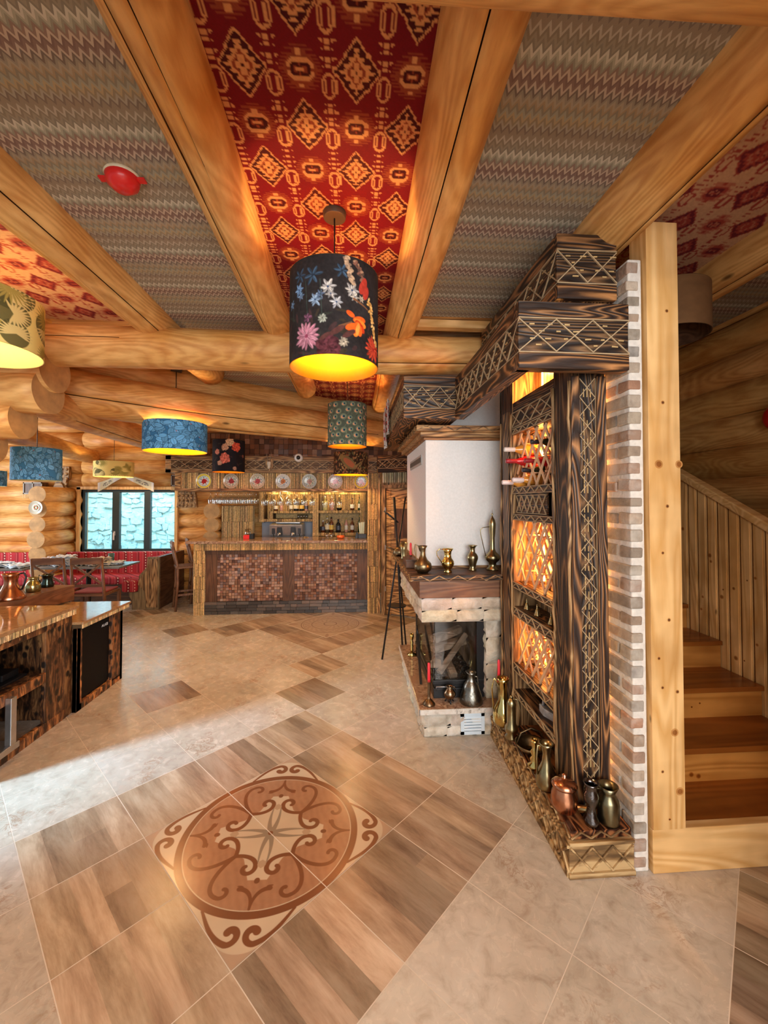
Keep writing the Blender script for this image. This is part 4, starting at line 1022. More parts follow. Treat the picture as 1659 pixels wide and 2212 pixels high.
    # lattices of pale slats, front and rear layers
    for z0, z1 in ((1.748, 2.092), (1.128, 1.530), (.600, .905)):
        m = MB(); h = z1 - z0; w = .51
        for layer, xx in ((0, 1.075), (1, 1.165)):
            for s in (1, -1):
                for c in np.arange(-3.0, 3.01, .5):
                    # line: v = s*1.25*u + c*h ; clip to rectangle
                    sl = s * 1.35; pts = []
                    for u in (0, w):
                        v = sl * u + c * h * .9
                        if 0 <= v <= h: pts.append((u, v))
                    for v in (0, h):
                        u = (v - c * h * .9) / sl
                        if 0 < u < w: pts.append((u, v))
                    if len(pts) >= 2 and math.dist(pts[0], pts[1]) > .05:
                        a, b = pts[0], pts[1]
                        m.bar((lx(xx) + .004 * s, Y0 + .03 + a[0], z0 + a[1]), (lx(xx) + .004 * s, Y0 + .03 + b[0], z0 + b[1]), .015, .008, (1, 0, 0))
        # rungs joining the two layers
        for u in (.12, .26, .40):
            for v in (.22, .5, .78): m.bar((lx(1.075), Y0 + .03 + u, z0 + v * h), (lx(1.165), Y0 + .03 + u, z0 + v * h), .012, .007)
        m.build('bottle_lattice', M['slat'], t)
    # led strips
    m = MB(); m.cyl((lx(1.232), ly(2.02), .22), (lx(1.232), ly(2.02), 2.24), .004, n=8); m.build('led_strip', M['led'], t)
    for zz in np.arange(.35, 2.25, .3): point('led_light', (1.237, 2.045, float(zz)), .9, (1.0, .36, .07), .004)
    for z0, z1 in ((2.32, 2.52), (1.78, 2.08), (1.15, 1.51), (.62, .89)):
        m = MB(); m.cyl((lx(1.196), ly(2.56), z0), (lx(1.196), ly(2.56), z1), .006, n=8); m.build('led_strip', M['led'], t)
        for zz in (z0 + (z1 - z0) * .25, z0 + (z1 - z0) * .75): point('led_light', (1.178, 2.52, zz), 4.0, (1.0, .36, .07), .02)
    return t
M['slat'] = plain('pale lattice slat', (.72, .46, .26), .5, var=.1)
wine_shelf()

# ---------------------------------------------------------------- bottles lying in the lattice, necks out to the left
def wine_bottle(label, y, z, neck_x, body, cap, tilt=0.0):
    t = thing('wine_bottle', label, 'bottle', (neck_x + .31, y, z), 0, 'wine bottles lying in the top lattice')
    pr = [(.0, .0), (.034, .0), (.037, .01), (.037, .17), (.032, .20), (.016, .235), (.0135, .25), (.0135, .30)]
    m = MB(); m.lathe(pr, 20); o = m.build('bottle_body', body, t, rot=(0, R(-90 + tilt), 0))
    m = MB(); m.lathe([(.0145, .232), (.0150, .24), (.0150, .305), (.0135, .310), (0, .310)], 18); m.build('capsule', cap, t, rot=(0, R(-90 + tilt), 0))
bg_dark = plain('dark wine glass', (.02, .03, .015), .08, 0, var=.05, bump=0); bg_amber = plain('amber wine glass', (.75, .32, .05), .08, 0, var=.1, bump=0); bg_rose = plain('red wine glass', (.45, .01, .02), .08, var=.1, bump=0)
capW = plain('white capsule', (.75, .68, .62), .4, var=.03, bump=0); capB = plain('black capsule', (.02, .02, .025), .3, bump=0); capR = plain('dark red capsule', (.30, .02, .03), .3, bump=0); capP = plain('pinkish white capsule', (.80, .66, .64), .35, bump=0)
for lab, y, z, nx, b, c in (
    ('wine bottle with white capsule, topmost and sticking out furthest', 2.60, 1.985, .958, bg_amber, capW), ('wine bottle with black capsule at the upper right of the rack', 2.42, 2.010, 1.055, bg_dark, capB),
    ('wine bottle with dark red capsule pointing out at the left', 2.60, 1.911, .969, bg_rose, capR), ('wine bottle with dark red capsule deeper in the rack', 2.45, 1.900, 1.030, bg_rose, capR),
    ('wine bottle with black capsule in the lower row of the rack', 2.50, 1.846, 1.035, bg_dark, capB), ('wine bottle with white capsule, lowest at the left', 2.60, 1.774, .944, bg_amber, capP), ('wine bottle with white capsule just right of the lowest one', 2.52, 1.786, .980, bg_amber, capP)):
    wine_bottle(lab, y, z, nx, b, c)

# ---------------------------------------------------------------- metal vessels
def vessel(name, label, cat, loc, prof, mat, handle=None, spout=None, lid=None, rz=0, group=None, n=32, wall=.9):
    t = thing(name, label, cat, loc, rz, group); m = MB()
    inner = [(max(r * wall - .001, .001), z) for r, z in prof[::-1] if z > prof[0][1] + .006] if lid is None else []
    m.lathe(prof + inner, n); m.build('body', mat, t)
    if handle:
        h = MB(); h.tube(handle[0], handle[1], 8); h.build('handle', handle[2] if len(handle) > 2 else mat, t)
    if spout:
        h = MB(); h.tube(spout[0], spout[1], 12); h.build('spout', mat, t)
    if lid:
        h = MB(); h.lathe(lid, n); h.build('lid', mat if not isinstance(lid, tuple) else mat, t)
    return t
Br, Sb, An, Co, Pw = M['brass'], M['shinybrass'], M['antique'], M['copper'], M['pewter']
vessel('brass_jug', 'bell shaped polished brass jug at the far end of the plinth', 'jug', (.985, 2.72, PZ), [(.055, 0), (.066, .02), (.068, .06), (.055, .11), (.030, .16), (.024, .22), (.028, .27), (.044, .30)], Sb, ([(-.024, 0, .25), (-.060, 0, .30), (-.075, .0, .24), (-.066, 0, .10)], .005))
vessel('brass_grinder', 'tall narrow engraved brass grinder beside the bell shaped jug', 'grinder', (.975, 2.55, PZ), [(.034, 0), (.040, .012), (.026, .03), (.040, .05), (.040, .07), (.028, .09), (.027, .20), (.030, .21), (.020, .235), (.006, .25), (0, .255)], Br, ([(.0, 0, .245), (.035, -.01, .24), (.048, -.02, .18), (.045, -.02, .08)], .003), lid=[(.012, .25), (.006, .262), (0, .264)])
t = vessel('basket_bowl', 'dark antique openwork bowl with raised handle', 'bowl', (1.035, 2.40, PZ), [(.03, 0), (.055, .010), (.080, .035), (.092, .055)], An, ([(-.085, 0, .05), (-.06, 0, .115), (0, 0, .14), (.06, 0, .115), (.085, 0, .05)], .004))
vessel('brass_candlestick', 'short stepped polished brass candlestick behind the slim jug', 'candlestick', (.998, 2.27, PZ), [(.036, 0), (.038, .012), (.020, .025), (.026, .045), (.014, .06), (.024, .085), (.012, .10), (.018, .135), (.016, .15)], Sb)
vessel('brass_ewer', 'slim necked brass ewer with flared lip, second jug behind the teapot', 'jug', (.988, 2.105, PZ), [(.044, 0), (.052, .015), (.055, .045), (.040, .09), (.022, .13), (.018, .17), (.024, .205), (.036, .225)], Br, ([(-.020, 0, .21), (-.045, 0, .215), (-.052, 0, .15), (-.048, 0, .07)], .005))
t = vessel('copper_teapot', 'round copper teapot with engraved brass lid', 'teapot', (1.000, 1.945, PZ), [(.038, 0), (.052, .012), (.062, .042), (.059, .078), (.048, .106), (.046, .115)], Co, spout=([(.040, -.045, .040), (.075, -.062, .045), (.098, -.070, .075), (.092, -.068, .098)], [.018, .015, .011, .009]), lid=[(.057, .115), (.059, .122), (.042, .140), (.018, .150), (.008, .153), (.012, .166), (0, .173)])
t.children[-1].data.materials[0] = Br
vessel('metal_vase', 'dark shiny embossed vase in front of the carved post', 'vase', (1.078, 1.852, PZ), [(.027, 0), (.033, .010), (.034, .025), (.022, .05), (.020, .085), (.031, .115), (.032, .135), (.024, .155), (.026, .175), (.034, .188)], plain('dark silvered metal', (.14, .13, .13), .18, 1.0, var=.3, nscale=40, bump=.6))
vessel('brass_churn_jug', 'dull brass milk jug nearest the brick pillar', 'jug', (1.165, 1.862, PZ), [(.044, 0), (.047, .010), (.047, .085), (.043, .105), (.030, .125), (.030, .135), (.044, .165)], plain('dull green brass', (.22, .19, .11), .3, 1.0, var=.25, nscale=18), ([(-.032, 0, .150), (-.060, 0, .155), (-.066, .0, .13), (-.05, 0, .10)], .004))
for k, (y, z0, s, lab) in enumerate(((2.60, .965, 1.0, 'first small brass bell, at the far end of the niche shelf'), (2.45, .965, 1.0, 'small brass bell in the middle of the niche shelf'), (2.27, .965, .9, 'small brass bell nearest the carved post'))):
    vessel('brass_bell', lab, 'bell', (1.10, y, z0), [(.022, 0), (.020, .006), (.012, .022), (.011, .034), (.006, .040), (.004, .052), (.006, .060), (0, .064)], Br, group='small brass bells on the niche shelf', n=18, lid=[(.003, .06), (.004, .068), (0, .07)])
# old flat iron on the lower shelf
t = thing('flat_iron', 'old grey cast flat iron on the low shelf', 'iron', (1.115, 2.33, .425), R(25)); 
m = MB(); m.prism([(-.035, -.06), (.035, -.06), (.030, .02), (0, .075), (-.030, .02)], 'z', 0, .045); m.build('sole', M['iron'], t, bevel=.004)
m = MB(); m.tube([(0, -.045, .04), (0, -.045, .085), (0, .0, .10), (0, .04, .085), (0, .045, .045)], .008, 8); m.build('handle', M['iron'], t)

# ================================================================ FIREPLACE
def stones(x0, x1, z0, z1, y, dy, seed, side=None, rows=(.09, .16), w=(.12, .28), rough=.008):
    """coursed split stones on a face; side None: facing -y at y; 'x': facing -x at x=y, running along y axis values x0..x1"""
    m = MB(); rnd = random.Random(seed); z = z0
    while z < z1 - .01:
        h = min(rnd.uniform(*rows), z1 - z); 
        if z1 - z - h < .04: h = z1 - z
        x = x0
        while x < x1 - .005:
            ww = min(rnd.uniform(*w), x1 - x)
            if x1 - x - ww < .05: ww = x1 - x
            q = rnd.uniform(.80, 1.08); col = (q, q * rnd.uniform(.93, 1.0), q * rnd.uniform(.85, .98)); out = rnd.uniform(0, dy)
            N_ = 6; g = [[None] * (N_ + 1) for _ in range(N_ + 1)]
            for i in range(N_ + 1):
                for j in range(N_ + 1):
                    e = min(i, N_ - i, j, N_ - j) / 3.0; d = out * min(1, e * 1.5) + (rnd.uniform(-rough, rough) if e > 0 else -.004) + (.006 if e > 0 else 0)
                    a = x + .003 + (ww - .006) * i / N_ + (rnd.uniform(-.002, .002)); b = z + .003 + (h - .006) * j / N_ + rnd.uniform(-.002, .002)
                    g[i][j] = (a, y - d, b) if side is None else (y - d, a, b)
            idx = [m.pts(r_) for r_ in g]
            for i in range(N_):
                for j in range(N_): m.face((idx[i] + j, idx[i + 1] + j, idx[i + 1] + j + 1, idx[i] + j + 1), True, col)
            x += ww
        z += h
    return m
def fireplace():
    X0, Y0 = .50, 2.92; t = thing('fireplace', 'white plaster corner fireplace with stone surround, glazed firebox and raised hearth', 'fireplace', (X0, Y0, 0)); S = lambda x: x - X0; T = lambda y: y - Y0
    def shell(name, x0, x1, y0, y1, z0, z1, seed, faces='fl', **k):
        m = stones(S(x0), S(x1), z0, z1, T(y0), .014, seed, **k)
        if 'l' in faces:
            b = stones(T(y0), T(y1), z0, z1, S(x0), .014, seed + 1, 'x', **k); o = len(m.v); m.v += b.v; m.f += [tuple(i + o for i in f) for f in b.f]; m.c += b.c; m.m += b.m; m.s += b.s
        m.box(S(x0) + .004, S(x1), T(y0) + .004, T(y1), z0 + .001, z1 - .001, col=(.75, .72, .68)); return m.build(name, M['rock'], t)
    shell('hearth_base', .49, 1.20, 2.925, 4.20, 0, .172, 3, rows=(.06, .10), w=(.10, .22))
    m = MB(); m.box(S(.458), S(1.10), T(2.90), T(4.22), .172, .205); m.build('hearth_slab', [M['granite']], t, bevel=.004)
    m = MB(); m.box(S(.454), S(1.10), T(2.893), T(2.90), .170, .205); m.box(S(.452), S(.458), T(2.893), T(4.22), .170, .205); m.build('slab_edge', M['granitew'], t)
    # firebox
    fx0, fx1, fy0, fy1, fz0, fz1 = .585, .965, 3.06, 3.95, .205, .80
    m = MB(); bl = M['blackm']
    m.box(S(fx0), S(fx1), T(fy0), T(fy1), fz0, fz0 + .07); m.box(S(fx0) + .01, S(fx1), T(fy0) + .01, T(fy1), fz0 + .07, fz0 + .10)
    m.box(S(fx0 - .004), S(fx1), T(fy0 - .006), T(fy0 + .02), fz0 + .10, fz0 + .13); m.box(S(fx0 - .006), S(fx0 + .02), T(fy0), T(fy1), fz0 + .10, fz0 + .13)
    m.box(S(fx1 - .055), S(fx1), T(fy0 - .004), T(fy0 + .05), fz0, fz1); m.box(S(fx0), S(fx1), T(fy0), T(fy0 + .03), fz1 - .03, fz1 + .01); m.box(S(fx0), S(fx0 + .03), T(fy0), T(fy1), fz1 - .03, fz1 + .01)
    m.box(S(fx0), S(fx0 + .03), T(fy1 - .04), T(fy1), fz0, fz1)
    m.build('firebox_frame', bl, t, bevel=.003)
    m = MB(); m.box(S(fx1 - .03), S(fx1), T(fy0 + .05), T(fy1), fz0 + .1, fz1); m.box(S(fx0 + .03), S(fx1), T(fy1 - .03), T(fy1), fz0 + .1, fz1); m.box(S(fx0 + .03), S(fx1), T(fy0 + .05), T(fy1), fz1 - .02, fz1)
    m.build('firebox_back', plain('sooty chamotte', (.26, .22, .18), .9, var=.5, nscale=6), t)
    m = MB(); m.box(S(fx0) + .012, S(fx1 - .055), T(fy0) + .004, T(fy0) + .008, fz0 + .12, fz1 - .02); gd = m.build('glass_door', M['smoke'], t)
    m = MB(); m.box(S(fx0) + .002, S(fx0) + .006, T(fy0) + .012, T(fy1) - .03, fz0 + .12, fz1 - .02); m.build('side_glass', M['smoke'], t)
    m = MB(); m.tube([(S(.60), T(3.045), .27), (S(.60), T(3.03), .30), (S(.70), T(3.03), .30), (S(.70), T(3.045), .29)], .006, 6); m.build('door_handle', M['dsteel'], gd)
    # stone cheek on the right, lintel above
    shell('stone_cheek', .968, 1.20, 3.03, 3.2, .205, .80, 9, 'fl', rows=(.10, .2), w=(.10, .16))
    shell('stone_lintel', .478, 1.20, 2.955, 4.2, .790, .968, 14, rows=(.085, .095), w=(.16, .30))
    # mantel
    m = MB(); m.box(S(.462), S(1.20), T(2.94), T(4.21), .965, 1.095); m.build('mantel_beam', M['brownx'], t, bevel=.004)
    m = MB(); m.box(S(.392), S(1.20), T(2.885), T(4.22), 1.095, 1.138, col=(1.3, 1.2, 1.1)); m.build('mantel_shelf', M['burntx'], t, bevel=.006)
    L = MB(); carved(MB(), L, (S(.392), T(2.885), 1.098), (1, 0, 0), (0, 0, 1), (0, -1, 0), .80, .036, n=6, ticks=False, bar=.007, out=.008, border=False, half=True); carved(MB(), L, (S(.392), T(2.885), 1.098), (0, 1, 0), (0, 0, 1), (-1, 0, 0), 1.33, .036, n=10, ticks=False, bar=.007, out=.008, border=False, half=True)
    L.build('mantel_carving', M['scorchx'], t)
    # chimney breast
    m = MB(); m.box(S(.552), S(1.226), T(3.19), T(4.32), 1.138, 2.14); m.build('chimney_breast', M['white'], t, bevel=.006)
    m = MB(); m.box(S(.540), S(1.20), T(3.178), T(4.33), 1.138, 1.158, col=(.8, .7, .6)); m.build('breast_trim', M['scorchx'], t)
    m = MB(); m.box(S(.536), S(1.226), T(3.174), T(4.34), 2.128, 2.150, col=(1.1, .8, .6)); m.box(S(.505), S(1.226), T(3.143), T(4.42), 2.150, 2.185, col=(1.3, 1.2, 1.1)); m.box(S(.47), S(1.226), T(3.108), T(4.46), 2.185, 2.232, col=(1.4, 1.2, 1)); m.build('crown', M['scorchx'], t, bevel=.003)
    L = MB(); carved(MB(), L, (S(.47), T(3.108), 2.187), (1, 0, 0), (0, 0, 1), (0, -1, 0), .73, .042, n=5, ticks=False, bar=.007, out=.008, border=False, half=True); carved(MB(), L, (S(.47), T(3.108), 2.187), (0, 1, 0), (0, 0, 1), (-1, 0, 0), 1.35, .042, n=10, ticks=False, bar=.007, out=.008, border=False, half=True); L.build('crown_carving', M['scorchx'], t)
    m = MB(); m.box(S(.68), S(1.226), T(3.42), T(4.42), 2.232, 3.015); m.build('upper_chimney', M['white'], t)
    # vents
    m = MB(); m.box(S(.544), S(.552), T(3.35), T(4.02), 1.955, 2.035, col=(.6, .55, .5)); m.box(S(.540), S(.545), T(3.37), T(4.0), 1.975, 2.015, col=(.12, .11, .10)); m.build('warm_air_slot', M['lightgrey'], t)
    g = MB(); gx0, gx1, gz0, gz1 = S(.748), S(.918), .018, .165; y = T(2.905)
    g.box(gx0, gx1, y, y + .02, gz0, gz0 + .022); g.box(gx0, gx1, y, y + .02, gz1 - .022, gz1); g.box(gx0, gx0 + .024, y, y + .02, gz0, gz1); g.box(gx1 - .024, gx1, y, y + .02, gz0, gz1); g.box(gx0 + .02, gx1 - .02, y + .014, y + .02, gz0 + .02, gz1 - .02, col=(.35, .4, .45))
    for k in range(5): g.bar((gx0 + .024, y + .004, gz0 + .033 + k * .0205), (gx1 - .024, y + .004, gz0 + .033 + k * .0205), .014, .003, (0, -1, .6))
    g.build('vent_grille', plain('pale blue grey painted grille', (.60, .70, .78), .45, var=.03), t)
    return t
fireplace()
m = MB(); m.box(.36, 1.22, 3.05, 3.12, 2.955, 3.012); tag(m.build('timber_batten', M['pineX']), 'short timber batten under the ceiling above the chimney', 'batten')
# split logs behind the glass
def billet(label, p0, p1, w, seed):
    t = MB(); rnd = random.Random(seed); p0, p1 = Vector(p0), Vector(p1); d = (p1 - p0).normalized(); x = d.cross(Vector((0, 0, 1))).normalized(); z = x.cross(d)
    poly = [(-.5, -.45), (.5, -.4), (.42, .35), (-.1, .5), (-.5, .2)]
    a = t.pts([p0 + x * (u * w) + z * (v * w) for u, v in poly]); b = t.pts([p1 + x * (u * w * .9) + z * (v * w * .9) for u, v in poly])
    for k in range(5): t.face((a + k, a + (k + 1) % 5, b + (k + 1) % 5, b + k))
    t.face([a + k for k in range(5)]); t.face([b + k for k in range(5)])
    c = (p0 + p1) / 2; t.v = [tuple(Vector(v) - c) for v in t.v]
    tag(t.build('firewood_log', wood('split firewood %d' % seed, (.62, .52, .42), (.30, .22, .16), 'x', 3, .8, 9, .5, .2), loc=c, bevel=.003), label, 'firewood', 'firewood inside the glazed firebox')
billet('thick split log lying across, topmost in the firebox', (.63, 3.30, .56), (.88, 3.45, .59), .075, 1)
billet('grey split log under the topmost log in the firebox', (.62, 3.26, .50), (.90, 3.38, .52), .075, 2)
billet('pale log pointing at the glass on the left of the firebox', (.625, 3.16, .42), (.74, 3.55, .44), .085, 3)
billet('long thin stick leaning diagonally in the firebox', (.64, 3.14, .36), (.90, 3.34, .58), .045, 4)
billet('short charred stub on the ash at the firebox front', (.755, 3.13, .335), (.735, 3.25, .40), .06, 5)
m = MB(); 
for k in range(260):
    a, b = random.uniform(.62, .93), random.uniform(3.09, 3.7); s = random.uniform(.004, .014); m.sphere((a, b, .306 + s * .4), s, 6, 4, col=(random.uniform(.4, 1.6),) * 3)
m.box(.60, .93, 3.08, 3.88, .300, .308)
tag(m.build('ash_and_cinders', plain('ash', (.07, .065, .06), .95, var=.5, nscale=30)), 'grey ash and cinders on the firebox floor', 'ash', kind='stuff')

# things on the mantel (z 1.138)
MZ = 1.138
vessel('engraved_ewer', 'dark engraved round bodied ewer at the left corner of the mantel', 'jug', (.495, 2.99, MZ), [(.038, 0), (.042, .008), (.058, .02), (.066, .045), (.060, .070), (.034, .095), (.022, .12), (.018, .15), (.022, .175), (.034, .195)], An, ([(-.018, 0, .155), (-.035, 0, .195), (-.055, 0, .205), (-.060, 0, .17), (-.048, 0, .10), (-.045, 0, .075)], .004))
vessel('brass_pitcher', 'shiny gold brass pitcher with thin loop handle, second on the mantel', 'jug', (.680, 3.00, MZ), [(.030, 0), (.032, .006), (.022, .02), (.034, .035), (.046, .06), (.044, .08), (.028, .105), (.024, .125), (.028, .150), (.042, .172)], Sb, ([(-.034, 0, .165), (-.060, 0, .170), (-.082, 0, .150), (-.078, 0, .120), (-.040, 0, .065)], .003))
vessel('brass_vase', 'slender brass vase with flared rim on the mantel', 'vase', (.885, 3.075, MZ), [(.028, 0), (.030, .006), (.020, .015), (.026, .04), (.040, .085), (.041, .10), (.034, .118), (.019, .135), (.018, .16), (.026, .178), (.038, .186)], Br)
vessel('tall_ewer', 'very tall brass ewer with pointed lid and angular wire handle', 'jug', (1.038, 3.075, MZ), [(.044, 0), (.046, .010), (.028, .025), (.028, .055), (.050, .075), (.058, .095), (.050, .115), (.026, .135), (.018, .16), (.017, .24), (.022, .275), (.025, .33), (.026, .345), (.020, .375), (.008, .395), (.004, .405)], Br, ([(-.022, 0, .325), (-.075, 0, .318), (-.092, 0, .300), (-.090, 0, .27), (-.052, 0, .105)], .003), lid=[(.008, .395), (.003, .41), (.009, .42), (.002, .426), (.0, .465)])
def candle(label, loc, h, stick, mat, cat='candle', r=.010):
    x, y, z = loc; t = thing('candlestick', label + ' holder', 'candlestick', loc); m = MB(); m.lathe(stick, 20); m.build('stem', mat, t)
    top = stick[-1][1] if stick[-1][0] > 0.001 else stick[-2][1]
    c = thing('candle', label, 'candle', (x, y, z + top)); m = MB(); m.lathe([(r * 1.1, -.01), (r, .0), (r * .9, h * .93), (r * .5, h)], 14); w_ = m.build('wax', M['candle'], c); m = MB(); m.cyl((0, 0, h), (0, 0, h + .008), .001, n=5); m.build('wick', M['blackm'], w_)
candle('red candle standing behind the dark ewer on the mantel', (.470, 3.45, MZ), .10, [(.03, 0), (.03, .006), (.008, .012), (.008, .05), (.014, .06), (.014, .07)], An)
vessel('brass_mortar', 'tapered brass cup at the back of the mantel beside the red candle', 'cup', (.445, 3.72, MZ), [(.026, 0), (.028, .006), (.022, .02), (.028, .08), (.036, .145)], Br)
vessel('dark_kettle', 'dark rounded pot with side handle at the far left of the mantel', 'pot', (.43, 3.95, MZ), [(.05, 0), (.062, .02), (.062, .05), (.045, .075), (.04, .08)], An, ([(-.05, 0, .06), (-.10, 0, .08), (-.12, 0, .09)], .005))
t = thing('wooden_box', 'small dark wooden box on the mantel behind the ewer', 'box', (.43, 3.30, MZ)); m = MB(); m.box(-.03, .05, -.10, .10, 0, .055); m.build('body', M['darky'], t, bevel=.003); m = MB(); m.box(-.033, .053, -.103, .103, .055, .065); m.build('lid', M['darky'], t)
# things on the hearth (z .205)
HZ = .205
candle('red candle at the front left corner of the hearth', (.535, 2.975, HZ + .0), .125, [(.045, 0), (.045, .006), (.020, .035), (.011, .04), (.010, .06), (.011, .165), (.012, .17)], plain('bronze stick', (.18, .12, .07), .35, 1.0, var=.2), r=.011)
vessel('footed_pot', 'small round copper brown pot on three feet before the firebox', 'pot', (.690, 2.995, HZ + .028), [(.014, -.004), (.030, .004), (.044, .028), (.042, .045), (.024, .066), (.020, .075), (.028, .088)], plain('brown bronze', (.27, .18, .11), .25, 1.0, var=.25), ([(.022, 0, .08), (.036, 0, .08), (.042, 0, .055)], .003))
for k in range(3):
    pass
t = [o for o in scene.objects if o.name.startswith('footed_pot')][0]
for k in range(3):
    a = k * 2.094 + .5; m = MB(); m.tube([(.014 * math.cos(a), .014 * math.sin(a), .003), (.026 * math.cos(a), .026 * math.sin(a), -.012), (.034 * math.cos(a), .034 * math.sin(a), -.028)], [.006, .004, .006], 8); m.build('foot', M['blackm'], t)
vessel('hammered_jug', 'large conical hammered pewter jug on the hearth', 'jug', (.845, 2.985, HZ), [(.080, 0), (.084, .006), (.076, .05), (.056, .11), (.052, .125), (.034, .150), (.026, .168), (.026, .200), (.038, .218)], Pw, ([(.024, 0, .185), (.045, 0, .18), (.050, 0, .14), (.058, 0, .07)], .005))
vessel('brass_barley_stick', 'brass barley twist candlestick at the back left of the hearth', 'candlestick', (.545, 3.93, HZ), [(.045, 0), (.045, .01), (.010, .03)] + [(.011 + .005 * (k % 2), .03 + .018 * k) for k in range(8)] + [(.020, .18), (.018, .20)], Sb)
candle('red candle beside the firebox at the right of the hearth', (.985, 2.80, PZ), .15, [(.025, 0), (.028, .008), (.008, .02), (.008, .20), (.022, .215), (.012, .225), (.013, .24)], Br, r=.010)
t = thing('fire_tongs', 'dark iron fire tool leaning beside the firebox on the hearth', 'fire tool', (.53, 3.35, HZ)); m = MB(); m.bar((0, -.05, 0), (.02, .25, .30), .02, .008); m.build('blade', M['blackm'], t); m = MB(); m.cyl((.02, .25, .30), (.022, .30, .36), .007); m.build('handle', M['blackm'], t)

# ---------------------------------------------------------------- embroidered cloth hung on the box beam
def cloth(name, label, pts_fn, nu, nv, col_fn, loc):
    P = np.zeros((nu, nv, 3)); C = np.zeros((nu, nv, 3))
    for i in range(nu):
        for j in range(nv):
            P[i, j] = pts_fn(i / (nu - 1), j / (nv - 1)); C[i, j] = col_fn(i / (nu - 1), j / (nv - 1))
    o = grid_mesh(name, P, C, M['paint'], loc=loc); md = o.modifiers.new('t', 'SOLIDIFY'); md.thickness = .003
    return tag(o, label, 'cloth')
def emb(s, t):
    x, y = s * 9, t * 5; q = (math.sin(x * 3.1) * math.cos(y * 4.3) > .25); return (.62, .05, .04) if q and .12 < s < .9 else ((.08, .07, .07) if (int(s * 40) % 9 == 0 and .1 < t < .9) else (.80, .79, .76))
cloth('embroidered_cloth', 'white embroidered cloth hung on the dark box beam near the bar', lambda s, t: (-.012 * math.sin(t * 9) - .03 * t * (1 - s) * .3, -.30 * t + .05 * math.sin(s * 4), -.40 * s), 40, 24, emb, (.335, 4.55, 2.62))
cloth('embroidered_cloth', 'second fold of the embroidered cloth nearer the chimney', lambda s, t: (-.012 * math.sin(t * 8 + 1), -.16 * t - .04 * s, -.34 * s), 36, 18, emb, (.335, 4.20, 2.66))

# ---------------------------------------------------------------- black coat stand
t = thing('coat_stand', 'black metal three legged coat stand beside the fireplace', 'coat stand', (.47, 4.6, 0)); top = Vector((0.0, 0, 1.05))
for k, (a, b) in enumerate((((-.175, -.21), (-.10, 0.03)), ((.13, .23), (.08, -.02)), ((.05, -.16), (.03, .10)))):
    d = top - Vector((a[0], a[1], 0)); e = Vector((a[0], a[1], 0)) + d * (1.70 / 1.05 if k != 1 else 1.62); m = MB(); m.cyl((a[0], a[1], 0), (e.x * (.55 if k else 1.0), e.y * .6, e.z), .010, .009, 10); m.build('leg', M['blackm'], t)
m = MB(); m.cyl((0, 0, .50), (0, 0, .512), .105, n=32); m.build('round_shelf', M['blackm'], t)
m = MB(); m.cyl((-.14, 0, 1.55), (.02, .02, 1.42), .009); m.build('hook_arm', M['blackm'], t)
# ================================================================ BAR
def reeds(m, o, U, V, Nn, w, h, pitch=.013, seed=1, out=.007, breaks=0):
    """scorched split canes standing along V, side by side along U"""
    rnd = random.Random(seed); o, U, V, Nn = Vector(o), Vector(U), Vector(V), Vector(Nn); x = 0
    while x < w - .003:
        p = min(pitch * rnd.uniform(.7, 1.35), w - x); q = rnd.choice((.5, .8, 1.0, 1.15, 1.35, 1.5)); c = (q, q * rnd.uniform(.9, 1), q * rnd.uniform(.8, 1)); h0 = rnd.uniform(-.003, .003); d = out * rnd.uniform(.6, 1.2)
        A = [o + U * (x + p * .14), o + U * (x + p * .34) + Nn * d, o + U * (x + p * .66) + Nn * d, o + U * (x + p * .86)]
        b = m.pts(A + [a + V * (h + h0) for a in A])
        for k in range(3): m.face((b + k, b + k + 1, b + k + 5, b + k + 4), False, c)
        m.face((b, b + 1, b + 2, b + 3), False, c); m.face((b + 4, b + 5, b + 6, b + 7), False, c); x += p
def reed_box(name, parent, x0, x1, y0, y1, z0, z1, faces=('-y',), seed=1, pitch=.013, splits=1):
    m = MB(); m.mi = 1; m.box(x0, x1, y0, y1, z0, z1); m.mi = 0
    for s in range(splits):
        a = z0 + (z1 - z0) * s / splits; h = (z1 - z0) / splits - (.004 if splits > 1 else 0)
        if '-y' in faces: reeds(m, (x0, y0, a), (1, 0, 0), (0, 0, 1), (0, -1, 0), x1 - x0, h, pitch, seed + s)
        if '-x' in faces: reeds(m, (x0, y0, a), (0, 1, 0), (0, 0, 1), (-1, 0, 0), y1 - y0, h, pitch, seed + 7 + s)
        if '+x' in faces: reeds(m, (x1, y0, a), (0, 1, 0), (0, 0, 1), (1, 0, 0), y1 - y0, h, pitch, seed + 9 + s)
    return m.build(name, [M['reed'], M['reedg']], parent)
def mosaic(m, x0, x1, z0, z1, y, s, seed, cols, dep=.012):
    rnd = random.Random(seed); nx = max(1, round((x1 - x0) / s)); nz = max(1, round((z1 - z0) / s)); sx = (x1 - x0) / nx; sz = (z1 - z0) / nz
    for i in range(nx):
        for j in range(nz):
            c = rnd.choice(cols); q = rnd.uniform(.8, 1.25); d = rnd.uniform(0, dep); t = rnd.uniform(-.006, .006)
            a, b = x0 + i * sx + .0018, x0 + (i + 1) * sx - .0018; e, f = z0 + j * sz + .0018, z0 + (j + 1) * sz - .0018
            P = [(a, y - d + t, e), (b, y - d - t, e), (b, y - d - t, f), (a, y - d + t, f)]; k = m.pts(P + [(p[0], y + .004, p[2]) for p in P]); cc = tuple(v * q for v in c)
            m.face((k, k + 1, k + 2, k + 3), False, cc)
            for r_ in range(4): m.face((k + r_, k + (r_ + 1) % 4, k + 4 + (r_ + 1) % 4, k + 4 + r_), False, cc)
M['cube'] = plain('stained wood cubes', (1, 1, 1), .32, var=.18, nscale=60, bump=.25)
